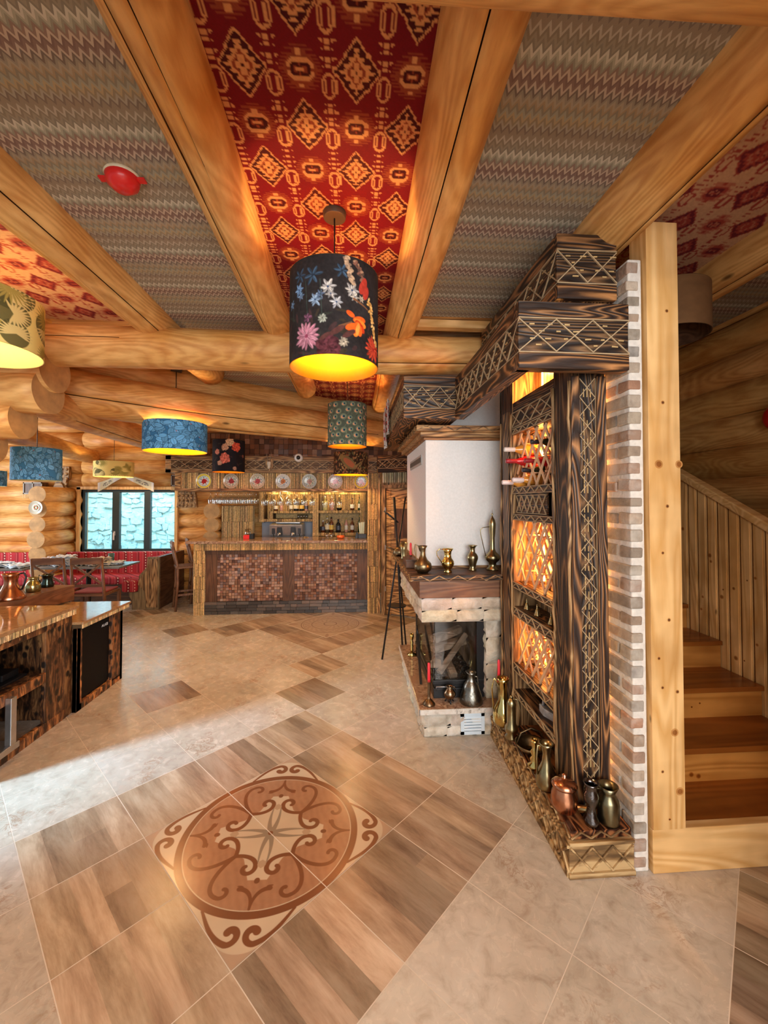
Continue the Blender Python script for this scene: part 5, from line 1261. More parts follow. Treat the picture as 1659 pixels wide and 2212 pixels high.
BC = [(.25, .12, .07), (.33, .17, .105), (.18, .08, .05), (.42, .25, .17), (.27, .125, .075), (.13, .06, .042)]
SC = [(.075, .065, .06), (.12, .10, .09), (.05, .042, .04), (.16, .12, .10)]
def bar():
    X0, Y0 = -2.32, 6.26; t = thing('bar_counter', 'cane clad bar counter with two brown wood mosaic panels and granite top', 'bar', (X0, Y0, 0)); S = lambda x: x - X0; T = lambda y: y - Y0
    reed_box('counter_leg', t, S(-2.32), S(-2.185), 0, .62, 0, .94, ('-y', '-x', '+x'), 3, .012, 5)
    reed_box('counter_apron', t, S(-2.32), S(.21), 0, .62, .94, 1.038, ('-y', '-x'), 31, .012)
    m = MB(); m.box(S(-2.44), S(.21), -.035, .64, 1.038, 1.078); m.build('granite_top', M['granite'], t, bevel=.006)
    m = MB(); m.box(S(-2.185), S(.21), .06, .10, 0, .94, col=(.8, .8, .8)); m.box(S(-2.185), S(.21), .035, .06, .875, .94)
    for a, b in ((-2.17, -2.0), (-1.055, -.885), (.045, .205)): m.box(S(a), S(b), .04, .06, .18, .875, col=(1.2, 1.2, 1.2))
    m.build('dark_boards', M['darkz'], t)
    m = MB(); mosaic(m, S(-2.0), S(-1.055), .19, .875, .045, .0405, 5, BC); m.build('mosaic_panel', M['cube'], t)
    m = MB(); mosaic(m, S(-.885), S(.045), .19, .875, .045, .0405, 6, BC); m.build('mosaic_panel', M['cube'], t)
    m = MB(); rnd = random.Random(4); z = 0.0
    for r_ in range(4):
        h = .046; x = S(-2.185)
        while x < S(.21) - .01:
            w = min(rnd.uniform(.08, .20), S(.21) - x); c = rnd.choice(SC); q = rnd.uniform(.8, 1.2); d = rnd.uniform(0, .012); m.box(x + .002, x + w - .002, .03 - d, .06, z + .002, z + h - .002, col=tuple(v * q for v in c)); x += w
        z += h
    m.build('plinth_blocks', M['cube'], t)
    return t
bar()
# tall cane post and canopy with carved fascia
t = thing('cane_post', 'tall cane clad post at the right end of the bar', 'post', (.21, 6.20, 0)); reed_box('post', t, 0, .135, 0, .15, 0, 2.08, ('-y', '-x', '+x'), 12, .012, 9)
m = MB(); m.box(.145, .175, -.01, .14, 0, 2.08, col=(1.5, 1.4, 1.2)); m.build('edge_board', M['scorchz'], t)
def canopy():
    t = thing('bar_canopy', 'carved scorched canopy over the bar with a cane panel', 'canopy', (-2.735, 6.25, 1.81)); S = lambda x: x + 2.735
    m = MB(); m.box(0, S(.34), 0, .08, .265, .315, col=(1.0, .95, .9)); m.box(0, S(.34), .006, .08, .315, .455, col=(.45, .42, .4)); m.box(0, S(.34), 0, .08, .455, .515, col=(.85, .78, .7)); m.box(0, .08, 0, 1.2, .265, .515, col=(1.5, 1.4, 1.3)); m.build('fascia_boards', M['scorchx'], t, bevel=.003)
    L = MB(); T = MB(); carved(T, L, (.0, .006, .318), (1, 0, 0), (0, 0, 1), (0, -1, 0), S(.34), .134, n=17, bar=.007, out=.007); L.merge(T).build('fascia_carving', [M['carve'], M['carvegold']], t)
    reed_box('cane_panel', t, S(-2.55), S(.34), .03, .06, .035, .265, ('-y',), 44, .022)
    m = MB(); m.box(S(-2.60), S(.34), .0, .07, 0, .035, col=(1.2, 1.1, 1)); m.box(S(-2.60), S(-2.52), .0, .07, .035, .265, col=(1.3, 1.2, 1.0)); m.box(S(-2.60), S(.34), .07, .75, 0, .02); m.build('lower_board', M['scorchx'], t, bevel=.003)
canopy()
# fascia turning towards the chimney
t = thing('carved_fascia', 'carved scorched fascia running from the bar post to the chimney', 'fascia', (.345, 6.085, 2.075)); ang = math.atan2(-.58, 1.05)
L = 1.15; t.rotation_euler = (0, 0, ang); m = MB(); m.box(0, L, 0, .05, 0, .06, col=(1.6, 1.4, 1.2)); m.box(0, L, .005, .05, .06, .19); m.box(0, L, 0, .05, .19, .25, col=(1.8, 1.6, 1.3)); m.build('boards', M['burntx'], t)
Lm = MB(); T = MB(); carved(T, Lm, (0, .005, .064), (1, 0, 0), (0, 0, 1), (0, -1, 0), L, .124, n=8); Lm.merge(T).build('lattice', [M['carve'], M['carvegold']], t)

# back walls of the bar
rb = reed_box('wall_bar', None, -1.62, 1.30, 7.60, 7.75, 0, 2.30, ('-y',), 71, .02, 7); tag(rb, kind='structure')
m = MB(); mosaic(m, -2.62, 1.2, 2.32, 2.86, 7.56, .085, 8, [tuple(v * .9 for v in c) for c in BC], .03); m.box(-2.62, 1.2, 7.57, 7.75, 2.30, 2.90, col=(.08, .04, .03)); tag(m.build('wall_bar_top', M['cube']), kind='structure')
m = MB(); m.box(-2.62, 1.3, 7.52, 7.75, 2.88, 3.02, col=(1, 1, 1)); m.box(-2.62, 1.3, 7.50, 7.75, 2.86, 2.885, col=(.3, .25, .2)); tag(m.build('trim_3', M['plank']), kind='structure')
# wood block tower left of the shelves
t = thing('cane_cabinet', 'cane covered square cabinet standing behind the bar at the left', 'cabinet', (-1.96, 7.1, 0)); reed_box('carcass', t, -.225, .215, 0, .35, 0, 1.585, ('-y', '-x', '+x'), 90, .014, 6)
# back bar shelving
def backbar():
    X0 = -1.63; Y = 7.28; t = thing('bar_shelves', 'cane faced bottle shelves behind the bar', 'shelves', (X0, Y, 0)); S = lambda x: x - X0
    def rb(n, a, b, z0, z1, y0=0, y1=.30, seed=1): reed_box(n, t, S(a), S(b), y0, y1, z0, z1, ('-y',), seed, .014)
    rb('upright', -1.63, -1.54, 1.30, 1.83, seed=2); rb('upright', -.715, -.61, 1.02, 1.80, seed=3); rb('upright', .10, .21, 1.02, 1.83, seed=4)
    rb('top_rail', -1.63, .21, 1.78, 1.83, seed=5); rb('shelf', -1.45, -.70, 1.455, 1.49, seed=6); rb('shelf', -1.63, -.70, 1.31, 1.355, seed=7); rb('shelf', -.62, .12, 1.455, 1.50, seed=8); rb('shelf', -.72, .12, 1.06, 1.115, seed=9)
    rb('upright', -1.47, -1.39, 1.355, 1.46, seed=10)
    m = MB(); m.box(S(-1.63), S(.21), .28, .30, 1.0, 1.83, col=(.9, .8, .6)); reeds(m, (S(-1.6), .28, 1.46), (1, 0, 0), (0, 0, 1), (0, -1, 0), 1.8, .34, .02, 4); m.build('back_panel', M['reed'], t)
    m = MB(); m.box(S(-1.63), S(-.72), .26, .285, .98, 1.31); m.build('grey_back_board', plain('grey wall panel', (.34, .36, .42), .5, var=.15, nscale=4), t)
    m = MB(); m.box(S(-1.63), S(.21), -.02, .32, .94, .985); m.build('back_worktop', M['granite'], t)
    m = MB(); m.box(S(-1.63), S(.21), 0, .30, 0, .94); m.build('base_unit', M['darkz'], t)
backbar()
for x in (-1.35, -1.1, -.85, -.45, -.2, .03): point('shelf_light', (x, 7.22, 1.765), 1.0, (1.0, .62, .22), .02)
point('shelf_light', (-1.1, 6.75, 1.74), 2.5, (1.0, .66, .28), .03); point('shelf_light', (-.3, 6.75, 1.72), 2.0, (1.0, .66, .28), .03)

# bottles
def bottle(label, x, y, z, h, r, body, cap, lab=None, kind=0, group='spirit bottles on the bar shelves'):
    t = thing('bottle', label, 'bottle', (x, y, z), 0, group)
    pr = [[(r * .9, 0), (r, .008), (r, h * .55), (r * .85, h * .64), (r * .34, h * .76), (r * .30, h * .92), (r * .34, h * .93)],
          [(r * .9, 0), (r, .008), (r * 1.02, h * .60), (r * .6, h * .68), (r * .36, h * .74), (r * .34, h * .9)],
          [(r * .8, 0), (r * 1.1, h * .12), (r * 1.15, h * .3), (r * .6, h * .5), (r * .3, h * .6), (r * .28, h * .9)]][kind]
    m = MB(); m.lathe(pr, 14); m.build('bottle_body', body, t)
    m = MB(); m.cyl((0, 0, h * .9), (0, 0, h), r * .37, n=12); m.build('cap', cap, t)
    if lab:
        k = MB(); k.cyl((0, 0, h * .18), (0, 0, h * .48), r * 1.04 * (1.12 if kind == 2 else 1), n=16, caps=False); k.build('paper_label', lab, t)
def flat(n, c, r=.25): return plain(n, c, r, var=.05, bump=0)
g_br = flat('brown spirit glass', (.13, .04, .015), .08); g_gr = flat('green spirit glass', (.02, .06, .025), .08); g_bk = flat('black spirit glass', (.012, .012, .014), .08); g_or = flat('amber spirit', (.62, .20, .03), .08); g_cl = M['clear']; g_pk = flat('rose spirit', (.60, .32, .26), .1); g_yl = flat('pale yellow spirit', (.55, .50, .22), .1)
l_w = flat('white paper label', (.75, .72, .62)); l_y = flat('yellow paper label', (.80, .52, .08)); l_b = flat('dark paper label', (.06, .06, .08)); l_c = flat('cream paper label', (.72, .62, .40)); c_k = flat('black cap', (.02, .02, .02)); c_g = flat('gold cap', (.6, .4, .1)); c_w = flat('white cap', (.8, .78, .74))
PX = lambda px, y: math.tan(math.atan((px - 829.5) / 900) + R(4.1)) * y
for lab, px, z, h, r, b, c, l, k in (
    ('small brown bottle with grey label, leftmost on the upper left shelf', 596, 1.49, .19, .034, g_br, c_k, l_w, 2), ('pinkish clear bottle second on the upper left shelf', 608, 1.49, .20, .028, g_pk, c_w, None, 0),
    ('clear bottle with white and blue label on the upper left shelf', 629, 1.49, .21, .034, g_cl, c_k, l_w, 0), ('wide dark bottle with big cream label on the upper left shelf', 640, 1.49, .22, .045, g_bk, c_k, l_c, 1),
    ('dark square bottle with yellow label on the upper left shelf', 652, 1.49, .21, .038, g_bk, c_k, l_y, 1), ('reddish bottle beside the middle upright of the shelves', 662, 1.49, .19, .030, g_pk, c_w, l_b, 0),
    ('orange spirit bottle just right of the middle upright', 685, 1.50, .26, .040, g_or, c_w, None, 0), ('green glass bottle with pale content on the upper right shelf', 702, 1.50, .25, .044, g_yl, c_w, None, 1),
    ('clear bottle third on the upper right shelf', 717, 1.50, .24, .038, g_pk, c_w, None, 0), ('dark bottle with yellow label and gold cap on the upper right shelf', 733, 1.50, .26, .044, g_bk, c_g, l_y, 2),
    ('small dark bottle with white label on the upper right shelf', 761, 1.50, .22, .034, g_br, c_k, l_w, 2), ('slim dark bottle, rightmost on the upper right shelf', 777, 1.50, .24, .030, g_gr, c_k, l_w, 0),
    ('tall clear bottle, leftmost on the lower shelf', 683, 1.115, .30, .034, g_cl, c_w, None, 0), ('squat dark bottle on the lower shelf', 698, 1.115, .21, .042, g_br, c_w, l_b, 2), ('tall clear bottle with cream label on the lower shelf', 707, 1.115, .29, .046, g_cl, c_g, l_c, 0),
    ('brown bottle with gold label on the lower shelf', 716, 1.115, .27, .038, g_br, c_k, l_y, 0), ('black bottle with dark label in the middle of the lower shelf', 731, 1.115, .23, .044, g_bk, c_k, l_b, 0),
    ('rose coloured slim bottle on the lower shelf', 748, 1.115, .25, .030, g_pk, c_g, l_w, 0), ('brown bottle with white label on the lower shelf', 761, 1.115, .25, .034, g_br, c_k, l_w, 0), ('green slim bottle, rightmost on the lower shelf', 777, 1.115, .30, .030, g_gr, c_g, None, 0)):
    bottle(lab, PX(px, 7.38), 7.38, z, h, r, b, c, l, k)
# glasses: one of each kind, then copies
def stem_glass(label, x, y, z, s, group, down=True):
    t = thing('wine_glass', label, 'glass', (x, y, z), 0, group); k = -1 if down else 1
    m = MB(); pr = [(.030, 0), (.004, .004), (.0035, .07), (.018, .085), (.036, .12), (.037, .15), (.031, .19)]
    m.lathe([(r * s, k * zz * s) for r, zz in pr], 14); m.build('bowl_and_stem', M['clear'], t); return t
ORD = ['first', 'second', 'third', 'fourth', 'fifth', 'sixth', 'seventh', 'eighth']; ROW = ['front', 'middle', 'back']
lg = 'clear wine glasses hanging in rows under the canopy at the left'
g0 = stem_glass('hanging stemmed glass in the left rack, front row, first from the left', PX(455, 6.45), 6.45, 1.81, 1.0, lg)
for r_ in range(3):
    for c_ in range(8):
        if r_ == 0 and c_ == 0: continue
        dup(g0, (PX(455, 6.45) + c_ * .082 + r_ * .02, 6.45 + r_ * .13, 1.81), label='hanging stemmed glass in the left rack, %s row, %s from the left' % (ROW[r_], ORD[c_]))
lg2 = 'clear wine glasses hanging under the canopy in the warm light'
g1 = stem_glass('hanging glass in the warm light over the shelves, front row, first from the left', PX(570, 6.7), 6.7, 1.81, 1.15, lg2)
for r_ in range(2):
    for c_ in range(7):
        if r_ == 0 and c_ == 0: continue
        dup(g1, (PX(570, 6.7) + c_ * .125, 6.7 + r_ * .15, 1.81), label='hanging glass in the warm light over the shelves, %s row, %s from the left' % (ROW[r_ * 2], ORD[c_]))
for k, px in enumerate((702, 717, 733)):
    stem_glass('large upside down glass hanging over the right shelves, %s of three' % ('leftmost', 'middle', 'rightmost')[k], PX(px, 7.0), 7.0, 1.81, 1.35, 'three large hanging glasses')
t = thing('glass_rack', 'wooden rack under the canopy that the left stemmed glasses hang from', 'rack', (PX(455, 6.45), 6.58, 1.809))
for y_ in (-.13, 0, .13): m = MB(); m.box(-.06, .72, y_ - .02, y_ + .02, 0, .014); m.build('rail', M['scorchx'], t)
t = thing('glass_rack', 'wooden rack over the shelves that the warm lit glasses hang from', 'rack', (-1.30, 6.78, 1.809))
for y_ in (-.08, .07, .22): m = MB(); m.box(-.30, 1.55, y_ - .025, y_ + .025, 0, .018); m.build('rail', M['scorchx'], t)
for k, px in enumerate((645, 651, 657, 663)):
    t = thing('tumbler', 'small clear tumbler in the low niche of the shelves, %s from the left' % ORD[k], 'glass', (PX(px, 7.35), 7.35, 1.355), 0, 'small tumblers in the niche'); m = MB(); m.lathe([(.018, 0), (.023, .075), (.021, .075), (.017, .005)], 14); m.build('glass_body', M['clear'], t)
# plates on the cane panel
def plate(label, px, rim, bg, flow, seed):
    random.seed(seed); N, A = 26, 48; C = np.zeros((N, A, 3)); P = np.zeros((N, A, 3)); cv = Canvas(96, 96, bg)
    X, Y = (cv.X - 48) / 48, (cv.Y - 48) / 48; r = np.hypot(X, Y); cv.blend((r - .70) * 40, rim); cv.blend(((r - .93) * 40), (.75, .72, .66))
    for k in range(14):
        a = k * 2 * PI / 14; cv.ell(48 + 29 * math.cos(a), 48 + 29 * math.sin(a), 3.5, 1.8, a, (.06, .10, .06))
    cv.flower(48, 48, 17, 7, flow, (.25, .02, .02), .4, 3)
    for k in range(7):
        a = k * .9 + seed; cv.ell(48 + 22 * math.cos(a), 48 + 22 * math.sin(a), 5, 2.6, a + .8, random.choice([(.03, .12, .25), (.04, .18, .05), flow]))
    for i in range(N):
        q = i / (N - 1); zz = .012 * q ** 3 + (.006 if q > .75 else 0)
        for j in range(A):
            a = 2 * PI * j / (A - 1); P[i, j] = (.108 * q * math.cos(a), -zz - .002, .108 * q * math.sin(a)); C[i, j] = cv.a[int(np.clip(48 - 47 * q * math.sin(a), 0, 95)), int(np.clip(48 + 47 * q * math.cos(a), 0, 95))]
    u = PX(px, 6.26); t = thing('plate', label, 'plate', (u, 6.268, 1.955), 0, 'painted plates on the cane panel')
    grid_mesh('plate_face', P, C, M['glaze'], t); m = MB(); m.cyl((0, 0, 0), (0, .007, 0), .104, .06, 32, col=(.6, .56, .5)); m.build('plate_back', M['glaze'], t)
for a in (('yellow rimmed plate with a red flower, leftmost over the bar', 440, (.78, .62, .06), (.66, .78, .80), (.70, .03, .03), 1), ('cream plate with a small dark red flower, second from the left over the bar', 499, (.46, .38, .26), (.62, .58, .50), (.45, .05, .06), 2), ('cream plate with a large pinkish red flower, third from the left', 556, (.50, .42, .30), (.66, .62, .52), (.55, .07, .08), 3),
          ('white plate with an orange flower and dark leaf ring, middle of the row', 611, (.62, .60, .54), (.66, .68, .66), (.72, .24, .04), 4), ('grey green plate with a pale sprig, fifth in the row', 668, (.40, .44, .42), (.50, .50, .42), (.50, .25, .15), 5), ('white plate with a pink flower, sixth in the row behind the bird lamp', 724, (.50, .45, .42), (.70, .68, .64), (.65, .12, .12), 6), ('yellow rimmed plate partly hidden by the bird lamp, rightmost', 780, (.72, .55, .06), (.60, .60, .60), (.50, .04, .10), 7)): plate(*a)
random.seed(77)
# roe deer trophy and dome camera
t = thing('deer_trophy', 'small roe deer skull on a wooden shield on the bar fascia', 'trophy', (PX(582, 6.24), 6.235, 2.20)); m = MB(); m.prism([(0, -.10), (.05, -.04), (.06, .06), (0, .09), (-.06, .06), (-.05, -.04)], 'y', -.012, .008); m.build('shield', M['scorchz'], t, bevel=.004)
m = MB(); m.prism([(0, -.075), (.016, -.05), (.026, .01), (.022, .04), (-.022, .04), (-.026, .01), (-.016, -.05)], 'y', -.05, -.012); m.build('skull', plain('bone', (.62, .55, .42), .6), t, bevel=.008)
for s in (-1, 1):
    m = MB(); m.tube([(s * .015, -.03, .035), (s * .022, -.035, .09), (s * .034, -.04, .14), (s * .026, -.045, .19)], [.006, .006, .005, .002], 6); m.tube([(s * .026, -.036, .11), (s * .044, -.055, .14)], [.004, .001], 5); m.build('antler', plain('antler brown', (.20, .13, .08), .7), t)
t = thing('security_camera', 'white dome camera on the bar fascia', 'camera', (PX(645, 6.24), 6.245, 2.30)); m = MB(); m.lathe([(.062, 0), (.062, .03), (.045, .055), (.030, .062)], 24, closed_bottom=False); m.build('housing', c_w, t, rot=(R(90), 0, 0)); m = MB(); m.sphere((0, -.055, 0), .032, 16, 10); m.build('lens', g_bk, t)
# coffee machine
t = thing('coffee_machine', 'wide steel espresso machine behind the bar', 'coffee machine', (PX(618, 6.95), 6.95, .985)); t['label'] = 'wide steel two group espresso machine behind the bar'
w = .27; m = MB(); m.box(-w, w, .06, .35, 0, .10); m.prism([(.10, .10), (.02, .10), (-.02, .29), (.30, .31), (.35, .10)], 'x', -w, w); m.build('body', M['dsteel'], t, bevel=.012)
m = MB(); m.box(-w + .02, w - .02, .0, .10, .04, .055); m.build('drip_tray', M['steel'], t); m = MB(); m.box(-w + .1, w - .05, .05, .3, .31, .325); m.build('cup_tray', M['steel'], t)
for x in (-.10, .12):
    m = MB(); m.prism([(x - .045, .12), (x + .045, .12), (x + .035, .25), (x - .035, .25)], 'y', -.045, -.01); gc = m.build('group_cover', M['blackm'], t, bevel=.005); m = MB(); m.cyl((x, -.03, .16), (x, -.03, .12), .032, n=16); m.cyl((x, -.03, .14), (x, -.15, .13), .009); m.build('portafilter', M['steel'], gc)
for x in (-.20, .22): m = MB(); m.box(x - .022, x + .022, -.02, -.005, .14, .23); m.tube([(x, -.02, .14), (x + .02, -.05, .08), (x + .02, -.05, .03)], .005, 6); m.build('steam_arm', M['blackm'], t)
t = thing('bar_tap', 'curved brass bar tap between the coffee machine and the glasses', 'tap', (PX(661, 6.75), 6.75, 1.0)); m = MB(); m.tube([(-.05, 0, 0), (-.05, 0, .05), (-.02, 0, .085), (.03, 0, .085), (.06, 0, .05), (.06, 0, .0)], .009, 8); m.build('spout', Br, t)
t = thing('ashtray', 'orange red lobed ashtray dish on the bar top', 'ashtray', (PX(736, 6.55), 6.55, 1.078)); m = MB(); m.lathe([(.035, 0), (.052, .012), (.056, .03), (.050, .048), (.036, .05), (.03, .02), (0, .015)], 30)
m.v = [(x * (1 + .10 * math.cos(6 * math.atan2(y, x))), y * (1 + .10 * math.cos(6 * math.atan2(y, x))), z) for x, y, z in m.v]; m.build('dish', flat('orange glaze', (.85, .13, .02), .2), t)
t = thing('straw_holder', 'black holder with a bundle of white drinking straws at the right of the bar', 'straw holder', (PX(783, 6.6), 6.6, 1.078)); m = MB(); m.box(-.07, .06, -.05, .05, 0, .07); m.prism([(-.12, 0), (-.07, 0), (-.07, .10), (-.10, .09)], 'y', -.05, .05); m.build('holder', M['blackm'], t, bevel=.004)
m = MB(); 
for k in range(26): a, b = random.uniform(-.045, .045), random.uniform(-.03, .03); m.cyl((a * .7 - .01, b * .7, .04), (a - .015, b, .245 + random.uniform(-.01, .01)), .0036, n=6, caps=False)
m.build('straws', flat('white green straws', (.72, .78, .62), .4), t)['kind'] = 'stuff'
for k, px in enumerate((707, 716)):
    t = thing('shot_glass', 'small clear glass on the bar top, %s of the pair' % ('left', 'right')[k], 'glass', (PX(px, 6.55), 6.55, 1.078), 0, 'pair of small glasses on the bar top'); m = MB(); m.lathe([(.022, 0), (.028, .09), (.026, .09), (.020, .006)], 16); m.build('glass_body', M['clear'], t)
t = thing('card_reader', 'dark red and black till device at the left of the bar top', 'till', (PX(535, 6.6), 6.6, 1.078)); m = MB(); m.box(-.05, .04, -.05, .05, 0, .06); m.build('red_box', M['plastic_red'], t, bevel=.004); m = MB(); m.box(.04, .10, -.05, .05, 0, .08); m.build('black_box', M['blackm'], t, bevel=.004)
t = thing('glass_jar', 'small glass cylinder behind the red till', 'jar', (PX(536, 6.8), 6.8, 1.078)); m = MB(); m.lathe([(.05, 0), (.05, .14), (.047, .14), (.046, .01)], 18); m.build('jar_body', M['clear'], t)

# ---------------------------------------------------------------- diagonal door wall right of the bar
def door_wall():
    p0, p1 = Vector((.40, 6.14, 0)), Vector((1.45, 5.56, 0)); d = p1 - p0; L = d.length; a = math.atan2(d.y, d.x)
    w = thing('wall_door', None, None, p0, a, kind='structure'); m = MB(); m.box(0, .04, 0, .06, 0, 1.94); m.box(.62, L, 0, .06, 0, 1.94); m.box(0, L, 0.02, .06, 1.86, 2.3); tag(m.build('wall_boards', M['scorchz'], w), kind='structure')
    m = MB(); reeds(m, (0.02, -.002, 1.93), (1, 0, 0), (0, 0, 1), (0, -1, 0), L - .1, .15, .03, 5); tag(m.build('wall_cane', plain('pale cane', (.48, .44, .30), .6, var=.2), w), kind='structure')
    dr = thing('door_1', 'lightly scorched plank door with small dark window, right of the bar', 'door', p0, a, kind='structure')
    m = MB(); m.box(.03, .075, -.03, .05, 0, 1.88); m.box(.60, .645, -.03, .05, 0, 1.88); m.box(.03, .645, -.03, .05, 1.85, 1.895); tag(m.build('door_frame', M['scorchz'], dr, bevel=.003), kind='structure')
    m = MB(); 
    for k in range(12):
        z0 = .02 + k * .1525; q = random.uniform(1.2, 1.6); m.box(.155, .52, .004, .03, z0, z0 + .150, col=(q, q * .97, q * .9))
    m.box(.08, .155, .0, .03, .01, 1.845, col=(1.4, 1.35, 1.2)); m.box(.52, .595, .0, .03, .01, 1.845, col=(1.4, 1.35, 1.2)); tag(m.build('door_leaf', M['scorchx'], dr, bevel=.002), kind='structure')
    m = MB(); m.box(.21, .44, -.006, .004, 1.13, 1.55); tag(m.build('door_window', M['darkz'], dr), kind='structure')
    m = MB(); 
    for z in (.35, .95, 1.5): m.box(.072, .085, -.035, -.01, z, z + .07)
    tag(m.build('door_hinge', M['steel'], dr), kind='structure')
door_wall()
# ================================================================ LEFT: serving island, fridge, metal jugs
M['spot'] = None
def spotwood():
    t = NT('torched knotty planks'); v = t.coord(); vo = t.n('ShaderNodeTexVoronoi'); t.l(t.coord((1, 1, .8)), vo.inputs['Vector']); vo.inputs['Scale'].default_value = 17; vo.inputs['Randomness'].default_value = .75
    k = t.ramp(vo.outputs['Distance'], [(0, (1, 1, 1)), (.26, (1, 1, 1)), (.42, (0, 0, 0))]); n = t.noise(t.coord((5, 5, 1)), 5, 5, .7, .8)
    c = t.ramp(n, [(.40, (.020, .009, .005)), (.50, (.11, .045, .018)), (.62, (.34, .17, .065))]); c = t.mix(k, c, (.012, .007, .005)); c = t.mix(1.0, c, t.col(), 'MULTIPLY'); t.bump(n, .3, .006)
    return t.base(c, .45)
M['spot'] = spotwood()
def island():
    X0, Y0 = -2.19, 2.60; t = thing('serving_cabinet', 'open dark torched wood serving cabinet with granite top, left edge', 'cabinet', (X0, Y0, 0)); S = lambda x: x - X0; T = lambda y: y - Y0
    xf = -2.20; xb = -2.72
    m = MB(); m.box(S(xb), S(xf), T(2.55), T(2.59), 0, .775); m.box(S(xb), S(xf), T(3.36), T(3.448), 0, .775); m.box(S(xb), S(xb) + .02, T(2.55), T(3.4), 0, .775); m.box(S(xf) - .03, S(xf), T(3.17), T(3.36), 0, .775, col=(1.0, .95, .9)); m.box(S(xf) - .03, S(xf), T(2.55), T(2.62), 0, .775)
    m.build('carcass', M['spot'], t, bevel=.003)
    m = MB(); m.box(S(xf) - .03, S(xf) + .004, T(2.55), T(3.40), .72, .778, col=(1.5, 1.35, 1.2)); m.build('upper_face_rail', M['spot'], t, bevel=.003); m = MB(); m.box(S(xf) - .03, S(xf) + .004, T(2.55), T(3.38), .0, .07, col=(1.8, 1.6, 1.4)); m.build('lower_face_rail', M['spot'], t, bevel=.003)
    m = MB(); m.box(S(xb), S(xf) + .002, T(2.6), T(3.17), .395, .425); m.box(S(xf) - .02, S(xf) + .006, T(2.6), T(3.17), .36, .43, col=(2.2, 1.9, 1.5)); m.build('middle_shelf', M['spot'], t, bevel=.003)
    m = MB(); m.box(S(-3.3), S(-2.15), T(2.50), T(3.45), .818, .842); m.build('granite_top', M['granitetop'], t, bevel=.003)
    m = MB(); m.mi = 1; m.box(S(-3.28), S(-2.165), T(2.52), T(3.435), .775, .818); m.mi = 0; reeds(m, (S(-2.165), T(2.52), .776), (0, 1, 0), (0, 0, 1), (1, 0, 0), 0.915, .040, .013, 3, .006); m.build('cane_edge', [M['reed'], M['reedg']], t)
    # lower cabinet with the fridge niche
    t = thing('fridge_cabinet', 'lower torched wood cabinet with polished granite top housing the black fridge', 'cabinet', (-2.19, 3.45, 0)); T = lambda y: y - 3.45
    m = MB(); m.box(S(-2.72), S(-2.165), T(3.455), T(3.50), 0, .655); m.box(S(-2.72), S(-2.165), T(4.06), T(4.10), 0, .655); m.box(S(-2.72), S(-2.70), T(3.5), T(4.06), 0, .655); m.box(S(-2.20), S(-2.165), T(3.455), T(3.52), 0, .655, col=(2.0, 1.7, 1.5)); m.box(S(-2.26), S(-2.165), T(3.93), T(4.10), 0.04, .655, col=(1.3, 1.1, 1.0))
    m.box(S(-2.2), S(-2.165), T(3.46), T(4.10), 0, .055, col=(2.2, 1.9, 1.6)); m.build('carcass', M['spot'], t, bevel=.003)
    m = MB(); m.box(S(-2.76), S(-2.12), T(3.452), T(4.16), .685, .705); m.build('granite_top', M['granitetop'], t, bevel=.003)
    m = MB(); m.mi = 1; m.box(S(-2.75), S(-2.135), T(3.46), T(4.145), .655, .685); m.mi = 0; reeds(m, (S(-2.135), T(3.46), .652), (0, 1, 0), (0, 0, 1), (1, 0, 0), .685, .033, .013, 5, .006); m.build('cane_edge', [M['reed'], M['reedg']], t)
    f = thing('mini_fridge', 'black counter fridge with a small white badge', 'fridge', (-2.45, 3.72, .06)); m = MB(); m.box(-.24, .235, -.21, .21, 0, .58); m.build('body', M['blackm'], f, bevel=.006)
    m = MB(); m.box(.237, .262, -.205, .205, .005, .575); fd = m.build('fridge_door', M['fridge'], f, bevel=.006)
    # badge: the small lettering on the fridge door, built from bars
    b = MB(); y = .095; z = .500; h = .020
    def seg(y0, z0, y1, z1): b.bar((.2635, y + y0, z + z0), (.2635, y + y1, z + z1), .0035, .002, (1, 0, 0))
    seg(-.003, 0, .008, h); seg(.008, h, .019, 0); seg(.002, .006, .014, .006)
    o = .026; seg(o, h, o, 0); seg(o, 0, o + .010, 0)
    o = .042; seg(o, 0, o + .006, h); seg(o + .006, h, o + .012, 0); seg(o + .003, .008, o + .009, .008)
    o = .058; seg(o, h, o + .012, h); seg(o + .012, h, o, 0); seg(o, 0, o + .012, 0)
    o = .074; seg(o, 0, o, h); seg(o, h, o + .010, h); seg(o + .010, h, o + .010, 0); seg(o, 0, o + .010, 0)
    b.build('badge', flat('silver badge', (.7, .7, .7), .3), fd)
    # raised ledge
    t = thing('raised_ledge', 'dark plain board ledge behind the counter carrying the metal jugs', 'ledge', (-2.70, 3.82, 0)); m = MB(); m.prism([(-.045, -.36), (.05, .36), (-.40, .40), (-.50, -.32)], 'z', .72, .86); m.build('ledge_box', M['browny'], t, bevel=.003)
    m = MB(); m.prism([(-.14, -.30), (-.08, .30), (-.38, .34), (-.46, -.28)], 'z', 0, .72); m.build('base', M['darky'], t)
island()
LZ = .86
vessel('copper_jug', 'flared copper jug with black handle on the dark ledge', 'jug', (-2.79, 3.62, LZ), [(.098, 0), (.100, .008), (.092, .03), (.062, .08), (.046, .12), (.044, .15), (.052, .185), (.062, .205)], Co, ([(.055, 0, .20), (.085, 0, .205), (.100, 0, .17), (.090, 0, .12), (.072, 0, .07)], .007, M['blackm']), rz=.3)
vessel('small_brass_jar', 'squat green gold brass jar beside the copper jug', 'jar', (-2.82, 3.90, LZ), [(.05, 0), (.056, .01), (.056, .05), (.048, .075), (.028, .095), (.028, .11), (.042, .125)], plain('green gold brass', (.42, .40, .18), .25, 1.0, var=.2))
